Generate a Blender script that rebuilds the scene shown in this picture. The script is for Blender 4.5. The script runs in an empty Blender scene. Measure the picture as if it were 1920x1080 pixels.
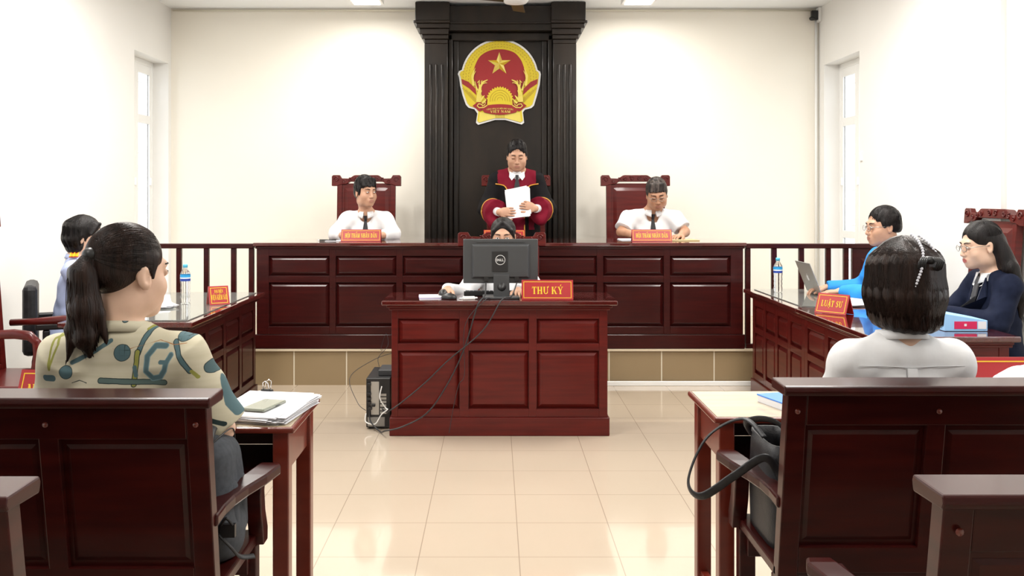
import bpy, bmesh, math, random
import numpy as np
from mathutils import Vector, Matrix
random.seed(7); np.random.seed(7)
PI = math.pi
SC = bpy.context.scene
COL = SC.collection
# ---------------------------------------------------------------- camera, world, light, exposure
cam = bpy.data.cameras.new('camera'); co = bpy.data.objects.new('camera', cam); COL.objects.link(co)
co.location = (0, 0, 1.45); co.rotation_euler = (PI/2, 0, 0)
cam.sensor_width = 36; cam.lens = 33.75; cam.shift_x = 32/1920; cam.shift_y = -173/1920
cam.clip_start = .05; SC.camera = co
SC.view_settings.view_transform = 'Standard'; SC.view_settings.look = 'None'
SC.view_settings.exposure = 1.0; SC.view_settings.gamma = 1; SC.view_settings.use_curve_mapping = False
W = bpy.data.worlds.new('sky'); SC.world = W; W.use_nodes = True
W.node_tree.nodes['Background'].inputs[0].default_value = (.93, .97, 1, 1)
W.node_tree.nodes['Background'].inputs[1].default_value = 1.25
def area(name, loc, rot, sx, sy, power, color=(1, .97, .92)):
    l = bpy.data.lights.new(name, 'AREA'); l.shape = 'RECTANGLE'; l.size = sx; l.size_y = sy
    l.energy = power; l.color = color
    o = bpy.data.objects.new(name, l); COL.objects.link(o); o.location = loc; o.rotation_euler = rot
    return o
LAMPS = [(-1.6, 1.2), (1.6, 1.2), (-1.6, 3.9), (1.6, 3.9), (-1.9, 6.3), (1.9, 6.3)]
for lx, ly in LAMPS:
    area('ceiling_lamp_light', (lx, ly, 3.19), (0, 0, 0), .5, 1.1, 10 if ly < 2 else 33)
for lx in (-1.18, 1.32):
    area('ceiling_lamp_light', (lx, 8.45, 3.19), (0, 0, 0), .24, .9, 13)

# ---------------------------------------------------------------- object helpers
def finish(o, parent=None, label=None, cat=None, group=None, kind=None):
    if parent is not None: o.parent = parent
    if label: o['label'] = label
    if cat: o['category'] = cat
    if group: o['group'] = group
    if kind: o['kind'] = kind
    return o
def thing(name, label, cat, loc=(0, 0, 0), rz=0, group=None):
    o = bpy.data.objects.new(name, None); COL.objects.link(o); o.empty_display_size = .1
    o.location = loc; o.rotation_euler = (0, 0, rz)
    return finish(o, None, label, cat, group)
def raw(name, verts, faces, mats, parent=None, smooth=False, mi=None, **kw):
    me = bpy.data.meshes.new(name)
    verts = np.asarray(verts, float)
    me.from_pydata(verts.tolist(), [], [list(map(int, f)) for f in faces])
    for m in (mats if isinstance(mats, (list, tuple)) else [mats]): me.materials.append(m)
    if mi is not None: me.polygons.foreach_set('material_index', np.asarray(mi, dtype=np.int32))
    if smooth: me.polygons.foreach_set('use_smooth', [True]*len(me.polygons))
    me.update()
    o = bpy.data.objects.new(name, me); COL.objects.link(o)
    return finish(o, parent, **kw)
class MB:
    def __init__(s): s.v = []; s.f = []; s.m = []; s.cur = 0; s.sm = []
    def add(s, vs, fs, sm=False):
        b = len(s.v); s.v += [tuple(map(float, v)) for v in vs]
        for f in fs: s.f.append([b+i for i in f]); s.m.append(s.cur); s.sm.append(sm)
        return s
    def mat(s, i): s.cur = i; return s
    def box(s, x0, x1, y0, y1, z0, z1, M=None):
        x0, x1 = min(x0, x1), max(x0, x1); y0, y1 = min(y0, y1), max(y0, y1); z0, z1 = min(z0, z1), max(z0, z1)
        vs = [(x, y, z) for x in (x0, x1) for y in (y0, y1) for z in (z0, z1)]
        if M is not None: vs = [M @ Vector(v) for v in vs]
        return s.add(vs, [(0, 1, 3, 2), (4, 6, 7, 5), (0, 4, 5, 1), (2, 3, 7, 6), (0, 2, 6, 4), (1, 5, 7, 3)])
    def frus(s, x0, x1, z0, z1, y0, y1, b):      # raised panel: facing -y, base at y0, face at y1, bevel b
        vs = [(x0, y0, z0), (x1, y0, z0), (x1, y0, z1), (x0, y0, z1), (x0+b, y1, z0+b), (x1-b, y1, z0+b), (x1-b, y1, z1-b), (x0+b, y1, z1-b)]
        return s.add(vs, [(4, 5, 6, 7), (0, 1, 5, 4), (1, 2, 6, 5), (2, 3, 7, 6), (3, 0, 4, 7), (3, 2, 1, 0)])
    def prism(s, poly, f0, f1):                  # poly 2-D; f0,f1 map (a,b) to 3-D for the two caps
        n = len(poly)
        vs = [f0(*p) for p in poly]+[f1(*p) for p in poly]
        fs = [tuple(range(n))[::-1], tuple(range(n, 2*n))]+[(i, (i+1) % n, n+(i+1) % n, n+i) for i in range(n)]
        return s.add(vs, fs)
    def tube(s, pts, r, n=8, caps=True, rs=None, flat=1.0):
        pts = [Vector(p) for p in pts]; up = Vector((0, 0, 1)); rings = []
        prev = None
        for i, p in enumerate(pts):
            d = (pts[min(i+1, len(pts)-1)]-pts[max(i-1, 0)]).normalized()
            if prev is None:
                a = d.cross(up)
                if a.length < .1: a = d.cross(Vector((1, 0, 0)))
            else: a = prev-d*prev.dot(d)
            a.normalize(); prev = a; b = d.cross(a)
            rr = rs[i] if rs else r
            rings.append([p+a*math.cos(2*PI*k/n)*rr+b*math.sin(2*PI*k/n)*rr*flat for k in range(n)])
        vs = [v for rg in rings for v in rg]
        fs = [(i*n+k, i*n+(k+1) % n, (i+1)*n+(k+1) % n, (i+1)*n+k) for i in range(len(pts)-1) for k in range(n)]
        if caps: fs += [tuple(range(n))[::-1], tuple((len(pts)-1)*n+k for k in range(n))]
        return s.add(vs, fs, True)
    def lathe(s, prof, c=(0, 0, 0), n=20, caps=True):
        vs = [(c[0]+r*math.cos(2*PI*k/n), c[1]+r*math.sin(2*PI*k/n), c[2]+z) for r, z in prof for k in range(n)]
        fs = [(i*n+k, i*n+(k+1) % n, (i+1)*n+(k+1) % n, (i+1)*n+k) for i in range(len(prof)-1) for k in range(n)]
        if caps: fs += [tuple(range(n))[::-1], tuple((len(prof)-1)*n+k for k in range(n))]
        return s.add(vs, fs, True)
    def ell(s, c, r, R=None, n=12, m=8):
        vs = []; fs = []
        for i in range(m+1):
            th = PI*i/m
            for k in range(n):
                p = Vector((r[0]*math.sin(th)*math.cos(2*PI*k/n), r[1]*math.sin(th)*math.sin(2*PI*k/n), r[2]*math.cos(th)))
                if R is not None: p = R @ p
                vs.append(Vector(c)+p)
        for i in range(m):
            for k in range(n): fs.append((i*n+k, (i+1)*n+k, (i+1)*n+(k+1) % n, i*n+(k+1) % n))
        return s.add(vs, fs, True)
    def build(s, name, mats, parent=None, bevel=0, M=None, **kw):
        vs = s.v
        if M is not None: vs = [M @ Vector(v) for v in vs]
        me = bpy.data.meshes.new(name); me.from_pydata([tuple(v) for v in vs], [], s.f)
        for m in (mats if isinstance(mats, (list, tuple)) else [mats]): me.materials.append(m)
        me.polygons.foreach_set('material_index', s.m); me.polygons.foreach_set('use_smooth', s.sm); me.update()
        bm = bmesh.new(); bm.from_mesh(me); bmesh.ops.recalc_face_normals(bm, faces=bm.faces); bm.to_mesh(me); bm.free()
        o = bpy.data.objects.new(name, me); COL.objects.link(o)
        if bevel:
            b = o.modifiers.new('bevel', 'BEVEL'); b.width = bevel; b.segments = 2; b.limit_method = 'ANGLE'; b.angle_limit = .7
        return finish(o, parent, **kw)
def copy_tree(o, parent=None):
    c = o.copy(); COL.objects.link(c)
    if parent is not None: c.parent = parent
    for ch in [x for x in COL.objects if x.parent == o]: copy_tree(ch, c)
    return c

# ---------------------------------------------------------------- materials
def mat(name, c, rough=.5, coat=0, metal=0, spec=.5, trans=0, emit=None, sheen=0, ior=None, coat_r=.08):
    m = bpy.data.materials.new(name); m.use_nodes = True
    b = m.node_tree.nodes['Principled BSDF']
    b.inputs['Base Color'].default_value = (*c, 1); b.inputs['Roughness'].default_value = rough
    b.inputs['Coat Weight'].default_value = coat; b.inputs['Coat Roughness'].default_value = coat_r
    b.inputs['Metallic'].default_value = metal; b.inputs['Specular IOR Level'].default_value = spec
    b.inputs['Transmission Weight'].default_value = trans; b.inputs['Sheen Weight'].default_value = sheen
    if ior: b.inputs['IOR'].default_value = ior
    if emit: b.inputs['Emission Color'].default_value = (*c, 1); b.inputs['Emission Strength'].default_value = emit
    return m
def N(m, t, **kw):
    n = m.node_tree.nodes.new(t)
    for k, v in kw.items(): setattr(n, k, v)
    return n
def L(m, a, b): m.node_tree.links.new(a, b)
def vary(m, c2, scale=(3, 3, 3), detail=4, lo=.35, hi=.65, bump=0, bscale=None, coords='Object'):
    b = m.node_tree.nodes['Principled BSDF']; c1 = tuple(b.inputs['Base Color'].default_value)
    tc = N(m, 'ShaderNodeTexCoord'); mp = N(m, 'ShaderNodeMapping'); mp.inputs['Scale'].default_value = scale
    nz = N(m, 'ShaderNodeTexNoise'); nz.inputs['Scale'].default_value = 1; nz.inputs['Detail'].default_value = detail
    cr = N(m, 'ShaderNodeValToRGB'); cr.color_ramp.elements[0].position = lo; cr.color_ramp.elements[1].position = hi
    cr.color_ramp.elements[0].color = c1; cr.color_ramp.elements[1].color = (*c2, 1)
    L(m, tc.outputs[coords], mp.inputs[0]); L(m, mp.outputs[0], nz.inputs[0]); L(m, nz.outputs[0], cr.inputs[0]); L(m, cr.outputs[0], b.inputs['Base Color'])
    if bump:
        bp = N(m, 'ShaderNodeBump'); bp.inputs['Strength'].default_value = bump; bp.inputs['Distance'].default_value = .01
        n2 = N(m, 'ShaderNodeTexNoise'); m2 = N(m, 'ShaderNodeMapping'); m2.inputs['Scale'].default_value = bscale or scale
        n2.inputs['Scale'].default_value = 1; n2.inputs['Detail'].default_value = 3
        L(m, tc.outputs[coords], m2.inputs[0]); L(m, m2.outputs[0], n2.inputs[0]); L(m, n2.outputs[0], bp.inputs['Height']); L(m, bp.outputs[0], b.inputs['Normal'])
    return m
WOOD = vary(mat('red_lacquered_wood', (.070, .0056, .0046), .30, .2, spec=.22), (.100, .0086, .0064), (3, 3, 40), 5)
WOODH = vary(mat('red_lacquered_wood_long_grain', (.070, .0056, .0046), .30, .2, spec=.22), (.100, .0086, .0064), (4, 40, 40), 5)
WOODB = vary(mat('bench_red_wood', (.025, .0026, .0025), .34, .18, spec=.2), (.042, .0042, .0036), (3, 3, 40), 5)
WOODT = vary(mat('tabletop_red_wood', (.055, .0065, .0055), .10, 1, coat_r=.02), (.08, .010, .008), (4, 30, 30), 5)
WOODP = vary(mat('attendee_bench_wood', (.024, .0024, .0022), .32, .16, spec=.2), (.044, .0046, .0034), (4, 3, 30), 5)
ORWOOD = vary(mat('orange_red_wood', (.155, .020, .009), .3, .4), (.12, .014, .007), (5, 5, 20), 5)
TANTOP = vary(mat('pale_tan_tabletop', (.50, .40, .27), .2, .6, coat_r=.1), (.56, .46, .32), (3, 25, 3), 4)  # pale tan top colour with faintly lighter streaks
EBONY = vary(mat('black_brown_wood', (.008, .0058, .0045), .36, .12, spec=.3), (.018, .012, .008), (6, 6, 2), 5)
WALLB = vary(mat('cream_wall_paint', (.86, .82, .73), .75, spec=.25), (.88, .845, .76), (.8, .8, .8), 3)
WALLS = vary(mat('white_wall_paint', (.82, .81, .78), .75, spec=.25), (.84, .83, .80), (.8, .8, .8), 3)
CEIL = mat('ceiling_paint', (.93, .95, .96), .8)
WHITE = mat('white_painted_metal', (.85, .85, .83), .4)
LAMPM = mat('lamp_diffuser', (1, .98, .94), .4, emit=3.0)
GLASS = mat('window_glass', (1, 1, 1), .02, trans=1, ior=1.02)
BLACK = mat('black_plastic', (.012, .012, .013), .4)
DGREY = mat('dark_grey_plastic', (.045, .047, .05), .42)
LEATHER = vary(mat('black_leather', (.012, .012, .014), .45, spec=.3), (.020, .020, .023), (30, 30, 30), 3, bump=.15, bscale=(250, 250, 250))
ALU = mat('brushed_aluminium', (.50, .50, .49), .35, metal=.85)
CHROME = mat('chrome', (.7, .7, .7), .15, metal=1)
PAPER = mat('white_paper', (.74, .74, .77), .7)
RED = mat('red_sign_panel', (.33, .006, .009), .4, .1)
PINK = mat('pink_sign_back', (.42, .09, .08), .4, .1)
YEL = mat('yellow_lettering', (.72, .46, .015), .5)
def tile_mat(name, c, grout, size, ox=0, oy=0, axes='XY', rough=.12, c2=None, gw=.006, coat=.5):
    m = mat(name, c, rough, coat, coat_r=.04); b = m.node_tree.nodes['Principled BSDF']
    g = N(m, 'ShaderNodeNewGeometry'); sx = N(m, 'ShaderNodeSeparateXYZ'); L(m, g.outputs['Position'], sx.inputs[0])
    outs = []
    for ax, off in zip(axes, (ox, oy)):
        a = N(m, 'ShaderNodeMath', operation='SUBTRACT'); L(m, sx.outputs[ax], a.inputs[0]); a.inputs[1].default_value = off
        p = N(m, 'ShaderNodeMath', operation='PINGPONG'); L(m, a.outputs[0], p.inputs[0]); p.inputs[1].default_value = size/2
        l = N(m, 'ShaderNodeMath', operation='LESS_THAN'); L(m, p.outputs[0], l.inputs[0]); l.inputs[1].default_value = gw/2
        outs.append(l)
    mx = N(m, 'ShaderNodeMath', operation='MAXIMUM'); L(m, outs[0].outputs[0], mx.inputs[0]); L(m, outs[1].outputs[0], mx.inputs[1])
    nz = N(m, 'ShaderNodeTexNoise'); nz.inputs['Scale'].default_value = 1.7; nz.inputs['Detail'].default_value = 4; L(m, g.outputs['Position'], nz.inputs[0])
    cm = N(m, 'ShaderNodeMix', data_type='RGBA'); cm.inputs[6].default_value = (*c, 1); cm.inputs[7].default_value = (*(c2 or c), 1); L(m, nz.outputs[0], cm.inputs[0])
    mg = N(m, 'ShaderNodeMix', data_type='RGBA'); L(m, mx.outputs[0], mg.inputs[0]); L(m, cm.outputs[2], mg.inputs[6]); mg.inputs[7].default_value = (*grout, 1)
    L(m, mg.outputs[2], b.inputs['Base Color'])
    return m
TILE = .402
FLOOR = tile_mat('beige_floor_tile', (.50, .415, .32), (.34, .27, .205), TILE, .097, 4.657, 'XY', .13, (.54, .45, .35), .004)
RISER = tile_mat('tan_riser_tile', (.26, .19, .105), (.66, .60, .48), TILE, -1.136, .277, 'XZ', .3, (.30, .215, .12), .009, .2)

# ---------------------------------------------------------------- room shell
ZC = 3.285; XL, XR, YB, YF = -3.17, 3.17, 9.4, -2.4
def sbox(name, *b, m=WALLS):
    return MB().box(*b).build(name, m, kind='structure')
sbox('floor', XL-.2, XR+.2, YF-1, YB+.2, -.1, 0, m=FLOOR)
sbox('ceiling', XL-.2, XR+.2, YF, YB+.2, ZC, ZC+.12, m=CEIL)
sbox('wall_back', XL-.2, XR+.2, YB, YB+.2, 0, ZC, m=WALLB)
def side_wall(name, sx, ops):
    m = MB(); x0, x1 = (XL-.2, XL) if sx < 0 else (XR, XR+.2)
    y = YF
    for a, b, z0, z1 in ops:
        m.box(x0, x1, y, a, 0, ZC); m.box(x0, x1, a, b, 0, z0); m.box(x0, x1, a, b, z1, ZC); y = b
    m.box(x0, x1, y, YB, 0, ZC)
    m.build(name, WALLS, kind='structure')
OPL = [(1.2, 4.6, .9, 2.72), (8.44, 9.32, .30, 2.735)]
OPR = [(1.2, 4.6, .9, 2.72), (8.35, 9.25, .30, 2.71)]
side_wall('wall_left', -1, OPL); side_wall('wall_right', 1, OPR)
sbox('trim_1', XR-.035, XR, 5.95, 6.35, 0, ZC)
sbox('trim_2', XL-.0, XL+.012, 5.4, 8.40, 0, ZC)
sbox('trim_3', XR-.014, XR, 6.35, 8.31, 0, ZC)
sbox('wall_rear', XL-.2, XR+.2, YF-.2, YF, 0, ZC)
# platform and its tiled riser
MB().box(XL, XR, 7.35, YB, 0, .262).mat(1).box(XL, XR, 7.335, YB, .262, .277).build('floor_platform', [RISER, mat('platform_edge_tile', (.62, .52, .38), .25, .3)], kind='structure')
# windows
n = 0
for sgn, ops in ((-1, OPL), (1, OPR)):
    for (a, b, z0, z1) in ops:
        n += 1
        xo = sgn*(3.17+.165)
        w = thing('window_%d' % n, None, None); del_ = w
        w['kind'] = 'structure'
        f = MB(); xa, xb = xo-.02, xo+.02
        for (y0, y1, za, zb) in ((a, a+.05, z0, z1), (b-.05, b, z0, z1), (a+.05, b-.05, z0, z0+.05), (a+.05, b-.05, z1-.05, z1)): f.box(xa, xb, y0, y1, za, zb)
        f.build('frame', WHITE, w, .003)
        cols = 2 if b-a < 1.2 else 4
        for k in range(cols):
            ya = a+.05+(b-a-.1)*k/cols; yb = a+.05+(b-a-.1)*(k+1)/cols
            s = MB()
            for (y0, y1, za, zb) in ((ya, ya+.05, z0+.05, z1-.05), (yb-.05, yb, z0+.05, z1-.05), (ya+.05, yb-.05, z0+.05, z0+.12), (ya+.05, yb-.05, z1-.13, z1-.05), (ya+.05, yb-.05, z1-.60, z1-.52), (ya+.05, yb-.05, z0+.75, z0+.82)):
                s.box(xo-sgn*.018, xo+sgn*.012, y0, y1, za, zb)
            so = s.build('sash', WHITE, w, .003)
            for za, zb in ((z0+.12, z0+.75), (z0+.82, z1-.60), (z1-.52, z1-.13)): MB().box(xo-.003, xo+.003, ya+.05, yb-.05, za, zb).build('pane', GLASS, so)
            MB().box(xo-sgn*.034, xo-sgn*.018, yb-.045, yb-.02, 1.55, 1.62).build('handle', WHITE, so)
            bars = MB()
            for i in range(7):
                zz = z0+.2+(z1-z0-.4)*i/6
                bars.tube([(xo+sgn*.05, ya, zz), (xo+sgn*.05, yb, zz)], .006, 6)
            bars.build('security_bar', WHITE, w)
# trunking, conduits, corner camera
CON = mat('cream_conduit', (.74, .70, .58), .5)
MB().box(.69, 2.0, 7.315, 7.335, .0, .035).build('floor_cable_trunking', WHITE, None, .004, label='white cable trunking on the floor along the tan riser, right of the clerk desk', cat='cable trunking')
MB().tube([(XL+.02, YB-.012, 3.262), (XR-.02, YB-.012, 3.262)], .009).build('ceiling_conduit', CON, label='thin cream conduit running along the top of the back wall', cat='conduit')
MB().tube([(XR-.03, YB-.015, .277), (XR-.03, YB-.015, 3.2)], .014).build('corner_conduit', WHITE, label='white vertical conduit in the right back corner of the room', cat='conduit')
t = thing('junction_box', 'small white junction box with black fittings high in the right back corner', 'junction box', (XR-.03, YB-.06, 3.2))
MB().box(0, .03, -.03, .06, -.06, .08).build('housing', WHITE, t, .004)
MB().box(-.06, 0, -.02, .03, -.04, .05).ell((-.06, -.02, -.03), (.03, .025, .02)).build('black_fitting', BLACK, t, .004)
MB().box(XR-.03, XR, 8.24, 8.28, 1.75, 1.83).build('wall_switch', WHITE, None, .003, label='small white wall fitting beside the right window', cat='switch')
# ceiling lamps
first = None
for i, (lx, ly, wx, wy) in enumerate([(x, y, .56, 1.16) for x, y in LAMPS]+[(-1.18, 8.45, .3, .96), (1.32, 8.45, .3, .96)]):
    lab = ['white ceiling light panel near the rear left', 'white ceiling light panel near the rear right', 'white ceiling light panel over the left attendee table', 'white ceiling light panel over the right attendee table',
           'white ceiling light panel over the left side desk', 'white ceiling light panel over the right side desk', 'white surface ceiling light left of the dark wall panel', 'white surface ceiling light right of the dark wall panel'][i]
    t = thing('ceiling_light', lab, 'light', (lx, ly, ZC), group='ceiling lights')
    MB().box(-wx/2, wx/2, -wy/2, wy/2, -.06, 0).build('housing', WHITE, t, .004)
    MB().box(-wx/2+.03, wx/2-.03, -wy/2+.03, wy/2-.03, -.066, -.06).build('diffuser', LAMPM, t)
# ceiling fan over the bench
t = thing('ceiling_fan', 'ceiling fan with pale hub and dark blades above the judges bench', 'fan', (.17, 7.9, ZC))
MB().lathe([(.05, 0), (.05, -.03), (.015, -.04), (.015, -.22)]).build('downrod', WHITE, t)
MB().lathe([(.02, -.20), (.09, -.205), (.11, -.225), (.09, -.25), (.03, -.262)]).build('hub', WHITE, t)
for k, a in enumerate((-35, 85, 205)):
    M = Matrix.Rotation(math.radians(a), 4, 'Z') @ Matrix.Rotation(math.radians(10), 4, 'X')
    MB().box(.08, .48, -.055, .055, -.006+.0, .0, None).build('blade', BLACK, t, .002, M=Matrix.Translation((0, 0, -.225)) @ M)
# small cable clip
# ---------------------------------------------------------------- dark wall panel behind the judge
EX = .052
t = thing('wall_pilaster_panel', 'tall near-black wooden wall panel with two fluted pilasters and cornice behind the judge', 'wall panel', (EX, 9.4, .277))
H = 3.27-.277
MB().box(-.66, .66, -.13, -.002, 0, H-.05).build('back_board', EBONY, t, .003)
fr = MB()
for sx in (-1, 1):
    fr.box(sx*.50, sx*.455, -.20, -.13, .1, 2.72); fr.box(sx*.455, sx*.40, -.16, -.13, .1, 2.72)
fr.box(-.5, .5, -.20, -.13, .0, .12); fr.box(-.455, .455, -.16, -.13, .12, .2); fr.box(-.5, .5, -.2, -.13, 2.66, 2.74)
fr.build('inner_moulding', EBONY, t, .01)
for sx in (-1, 1):
    p = MB(); p.box(sx*.50, sx*.722, -.28, -.002, 0, 2.62)
    for k in range(3):
        xx = sx*(.545+.055*k)
        p.tube([(xx+sx*.01, -.283, .25), (xx+sx*.01, -.283, 2.42)], .016, 8)
    p.build('pilaster', EBONY, t, .006)
    c = MB()
    for i, (dx, dy, z0, z1) in enumerate(((.0, 0, 2.62, 2.66), (.022, .022, 2.66, 2.70), (.045, .045, 2.70, 2.755), (.075, .07, 2.755, 2.80), (.098, .09, 2.80, 2.825), (.082, .075, 2.825, 3.0))):
        c.box(sx*(.50-dx*.25), sx*(.722+dx), -.28-dy, -.002, z0, z1)
    c.build('capital', EBONY, t, .006)
MB().box(-.49, .49, -.30, -.002, 2.74, 2.975).box(-.49, .49, -.32, -.002, 2.80, 2.82).build('frieze', EBONY, t, .005)
# ---------------------------------------------------------------- serif lettering
def strip(pts, th):
    out = []; P = [Vector((p[0], p[1])) for p in pts]; ls = []
    for i, p in enumerate(P):
        d = (P[min(i+1, len(P)-1)]-P[max(i-1, 0)]).normalized(); nn = Vector((-d.y, d.x)); w = th[i]/2 if isinstance(th, (list, tuple)) else th/2
        ls.append((p+nn*w, p-nn*w))
    for i in range(len(P)-1): out.append([tuple(ls[i][0]), tuple(ls[i+1][0]), tuple(ls[i+1][1]), tuple(ls[i][1])])
    return out
def R4(x0, y0, x1, y1): return [[(x0, y0), (x1, y0), (x1, y1), (x0, y1)]]
TK, TN, SF = .21, .085, .07
def stem(x, w=TK, s0=1, s1=1, y1=1):
    o = R4(x, 0, x+w, y1)
    if s0: o += R4(x-SF, 0, x+w+SF, .06)
    if s1: o += R4(x-SF, y1-.06, x+w+SF, y1)
    return o
def dg(xa, ya, xb, yb, w): return [[(xa, ya), (xa+w, ya), (xb+w, yb), (xb, yb)]]
def arc(cx, cy, rx, ry, a0, a1, t0=TN, t1=TK, n=16):
    pts = []; th = []
    for i in range(n+1):
        a = math.radians(a0+(a1-a0)*i/n); pts.append((cx+rx*math.cos(a), cy+ry*math.sin(a))); th.append(t0+(t1-t0)*abs(math.cos(a))**1.3)
    return strip(pts, th)
def glyph(c):
    g = {'I': (.35, lambda: stem(.07)), 'H': (.86, lambda: stem(.07)+stem(.58)+R4(.2, .46, .6, .55)),
         'T': (.76, lambda: stem(.275)+R4(.02, .92, .74, 1)+R4(.02, .74, .08, 1)+R4(.68, .74, .74, 1)),
         'L': (.7, lambda: stem(.07)+R4(.1, 0, .66, .08)+R4(.6, 0, .66, .28)),
         'E': (.74, lambda: stem(.07)+R4(.1, 0, .68, .08)+R4(.62, 0, .68, .27)+R4(.1, .92, .66, 1)+R4(.60, .74, .66, 1)+R4(.2, .47, .5, .55)+R4(.46, .38, .51, .64)),
         'A': (.86, lambda: dg(.08, 0, .40, 1, TN)+dg(.60, 0, .34, 1, TK)+R4(.2, .28, .66, .36)+R4(0, 0, .26, .06)+R4(.52, 0, .88, .06)),
         'M': (1.05, lambda: stem(.09, TN)+stem(.76)+dg(.42, 0, .09, 1, TK)+dg(.48, 0, .80, 1, TN)),
         'N': (.9, lambda: stem(.09, TN)+dg(.60, 0, .08, 1, TK)+stem(.72, TN, 0)),
         'U': (.86, lambda: R4(.1, .3, .1+TK, 1)+R4(.03, .94, .38, 1)+R4(.68, .3, .68+TN, 1)+R4(.6, .94, .84, 1)+arc(.46, .3, .255, .26, 180, 360, TN, TN*1.6)),
         'K': (.9, lambda: stem(.07)+dg(.26, .42, .66, .97, TN)+dg(.62, 0, .34, .56, TK)+R4(.56, .94, .86, 1)+R4(.54, 0, .92, .06)),
         'Y': (.86, lambda: R4(.34, 0, .34+TK, .46)+R4(.26, 0, .63, .06)+dg(.34, .42, .06, 1, TK)+dg(.46, .42, .70, 1, TN)+R4(0, .94, .34, 1)+R4(.6, .94, .88, 1)),
         'V': (.86, lambda: dg(.36, 0, .06, 1, TK)+dg(.40, 0, .70, 1, TN)+R4(0, .94, .34, 1)+R4(.6, .94, .88, 1)),
         'D': (.85, lambda: stem(.07, TK, 0, 0)+R4(0, 0, .3, .06)+R4(0, .94, .3, 1)+arc(.28, .5, .42, .46, -90, 90)),
         'P': (.74, lambda: stem(.07, TK, 1, 0)+R4(0, .94, .3, 1)+arc(.28, .72, .33, .24, -90, 90, TN, TK*.9)),
         'G': (.88, lambda: arc(.46, .5, .34, .46, 45, 325)+R4(.60, .05, .78, .42)+R4(.52, .38, .84, .44)+R4(.68, .68, .73, 1)),
         'C': (.84, lambda: arc(.46, .5, .34, .46, 42, 318)+R4(.70, .68, .75, 1)),
         'O': (.9, lambda: arc(.45, .5, .33, .46, 0, 360, TN, TK, 28)),
         'S': (.68, lambda: strip([(.56, .78), (.48, .92), (.34, .955), (.18, .88), (.14, .74), (.22, .61), (.38, .51), (.52, .39), (.54, .22), (.44, .08), (.30, .045), (.15, .1), (.09, .25)], [.06, .08, .09, .14, .18, .2, .21, .2, .18, .14, .09, .08, .06])+R4(.55, .68, .60, .98)+R4(.06, .02, .11, .34)),
         'X': (.86, lambda: dg(.56, 0, .06, 1, TK)+dg(.10, 0, .62, 1, TN)+R4(0, .94, .34, 1)+R4(.54, .94, .84, 1)+R4(0, 0, .28, .06)+R4(.48, 0, .86, .06)),
         ' ': (.34, lambda: [])}
    return g[c]
CIRC = lambda x: dg(x-.22, 1.08, x-.05, 1.3, .1)+dg(x+.12, 1.08, x-.05, 1.3, .1)
ACUTE = lambda x, y=0: dg(x-.04, 1.08+y, x+.08, 1.32+y, .12)
GRAVE = lambda x, y=0: dg(x-.02, 1.08+y, x-.14, 1.32+y, .12)
HOOK = lambda x, y=0: strip([(x-.07, 1.28+y), (x+.0, 1.33+y), (x+.07, 1.27+y), (x+.0, 1.18+y), (x, 1.1+y)], .06)
DOT = lambda x: R4(x-.07, -.24, x+.07, -.11)
HORN = lambda x: strip([(x-.02, .88), (x+.1, .92), (x+.15, 1.03), (x+.12, 1.12)], [.1, .1, .09, .06])
TILDE = lambda x: strip([(x-.18, 1.12), (x-.08, 1.22), (x+.06, 1.14), (x+.18, 1.24)], .07)
ACC = {'Ộ': ('O', lambda: CIRC(.45)+DOT(.45)), 'Ẩ': ('A', lambda: CIRC(.45)+HOOK(.62, .12)), 'Â': ('A', lambda: CIRC(.45)), 'Ư': ('U', lambda: HORN(.74)),
       'Ý': ('Y', lambda: ACUTE(.42)), 'Ậ': ('A', lambda: CIRC(.45)+DOT(.45)), 'Ủ': ('U', lambda: HOOK(.45)), 'Ọ': ('O', lambda: DOT(.45)), 'Á': ('A', lambda: ACUTE(.45)),
       'Đ': ('D', lambda: R4(-.04, .46, .42, .54)), 'Ạ': ('A', lambda: DOT(.45)), 'Ệ': ('E', lambda: CIRC(.4)+DOT(.4)), 'Ể': ('E', lambda: CIRC(.4)+HOOK(.56, .12)), 'Ê': ('E', lambda: CIRC(.4)),
       'Ã': ('A', lambda: TILDE(.45)), 'Ò': ('O', lambda: GRAVE(.48)), 'Ơ': ('O', lambda: HORN(.68)), 'Ĩ': ('I', lambda: TILDE(.18)), 'Ị': ('I', lambda: DOT(.18)), 'Í': ('I', lambda: ACUTE(.18))}
def text_polys(txt, cx, cy, height, width=None, sp=.09):
    """polygons of a centred line: cap height and optional total width"""
    x = 0; polys = []
    for c in txt:
        base, acc = (ACC[c] if c in ACC else (c, None))
        w, f = glyph(base)
        for p in f()+(acc() if acc else []): polys.append([(x+a, b) for a, b in p])
        x += w+sp
    tot = x-sp; sx = (width/tot) if width else height
    return [[(cx+(a-tot/2)*sx, cy+(b-.5)*height) for a, b in p] for p in polys]
def lay(m, polys, f, th):
    for i, p in enumerate(polys):
        e = (i % 7)*1.2e-4                      # overlapping strokes of one letter keep distinct faces
        m.prism(p, lambda a, b: f(a, b, 0), lambda a, b: f(a, b, th+e))
    return m

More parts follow.
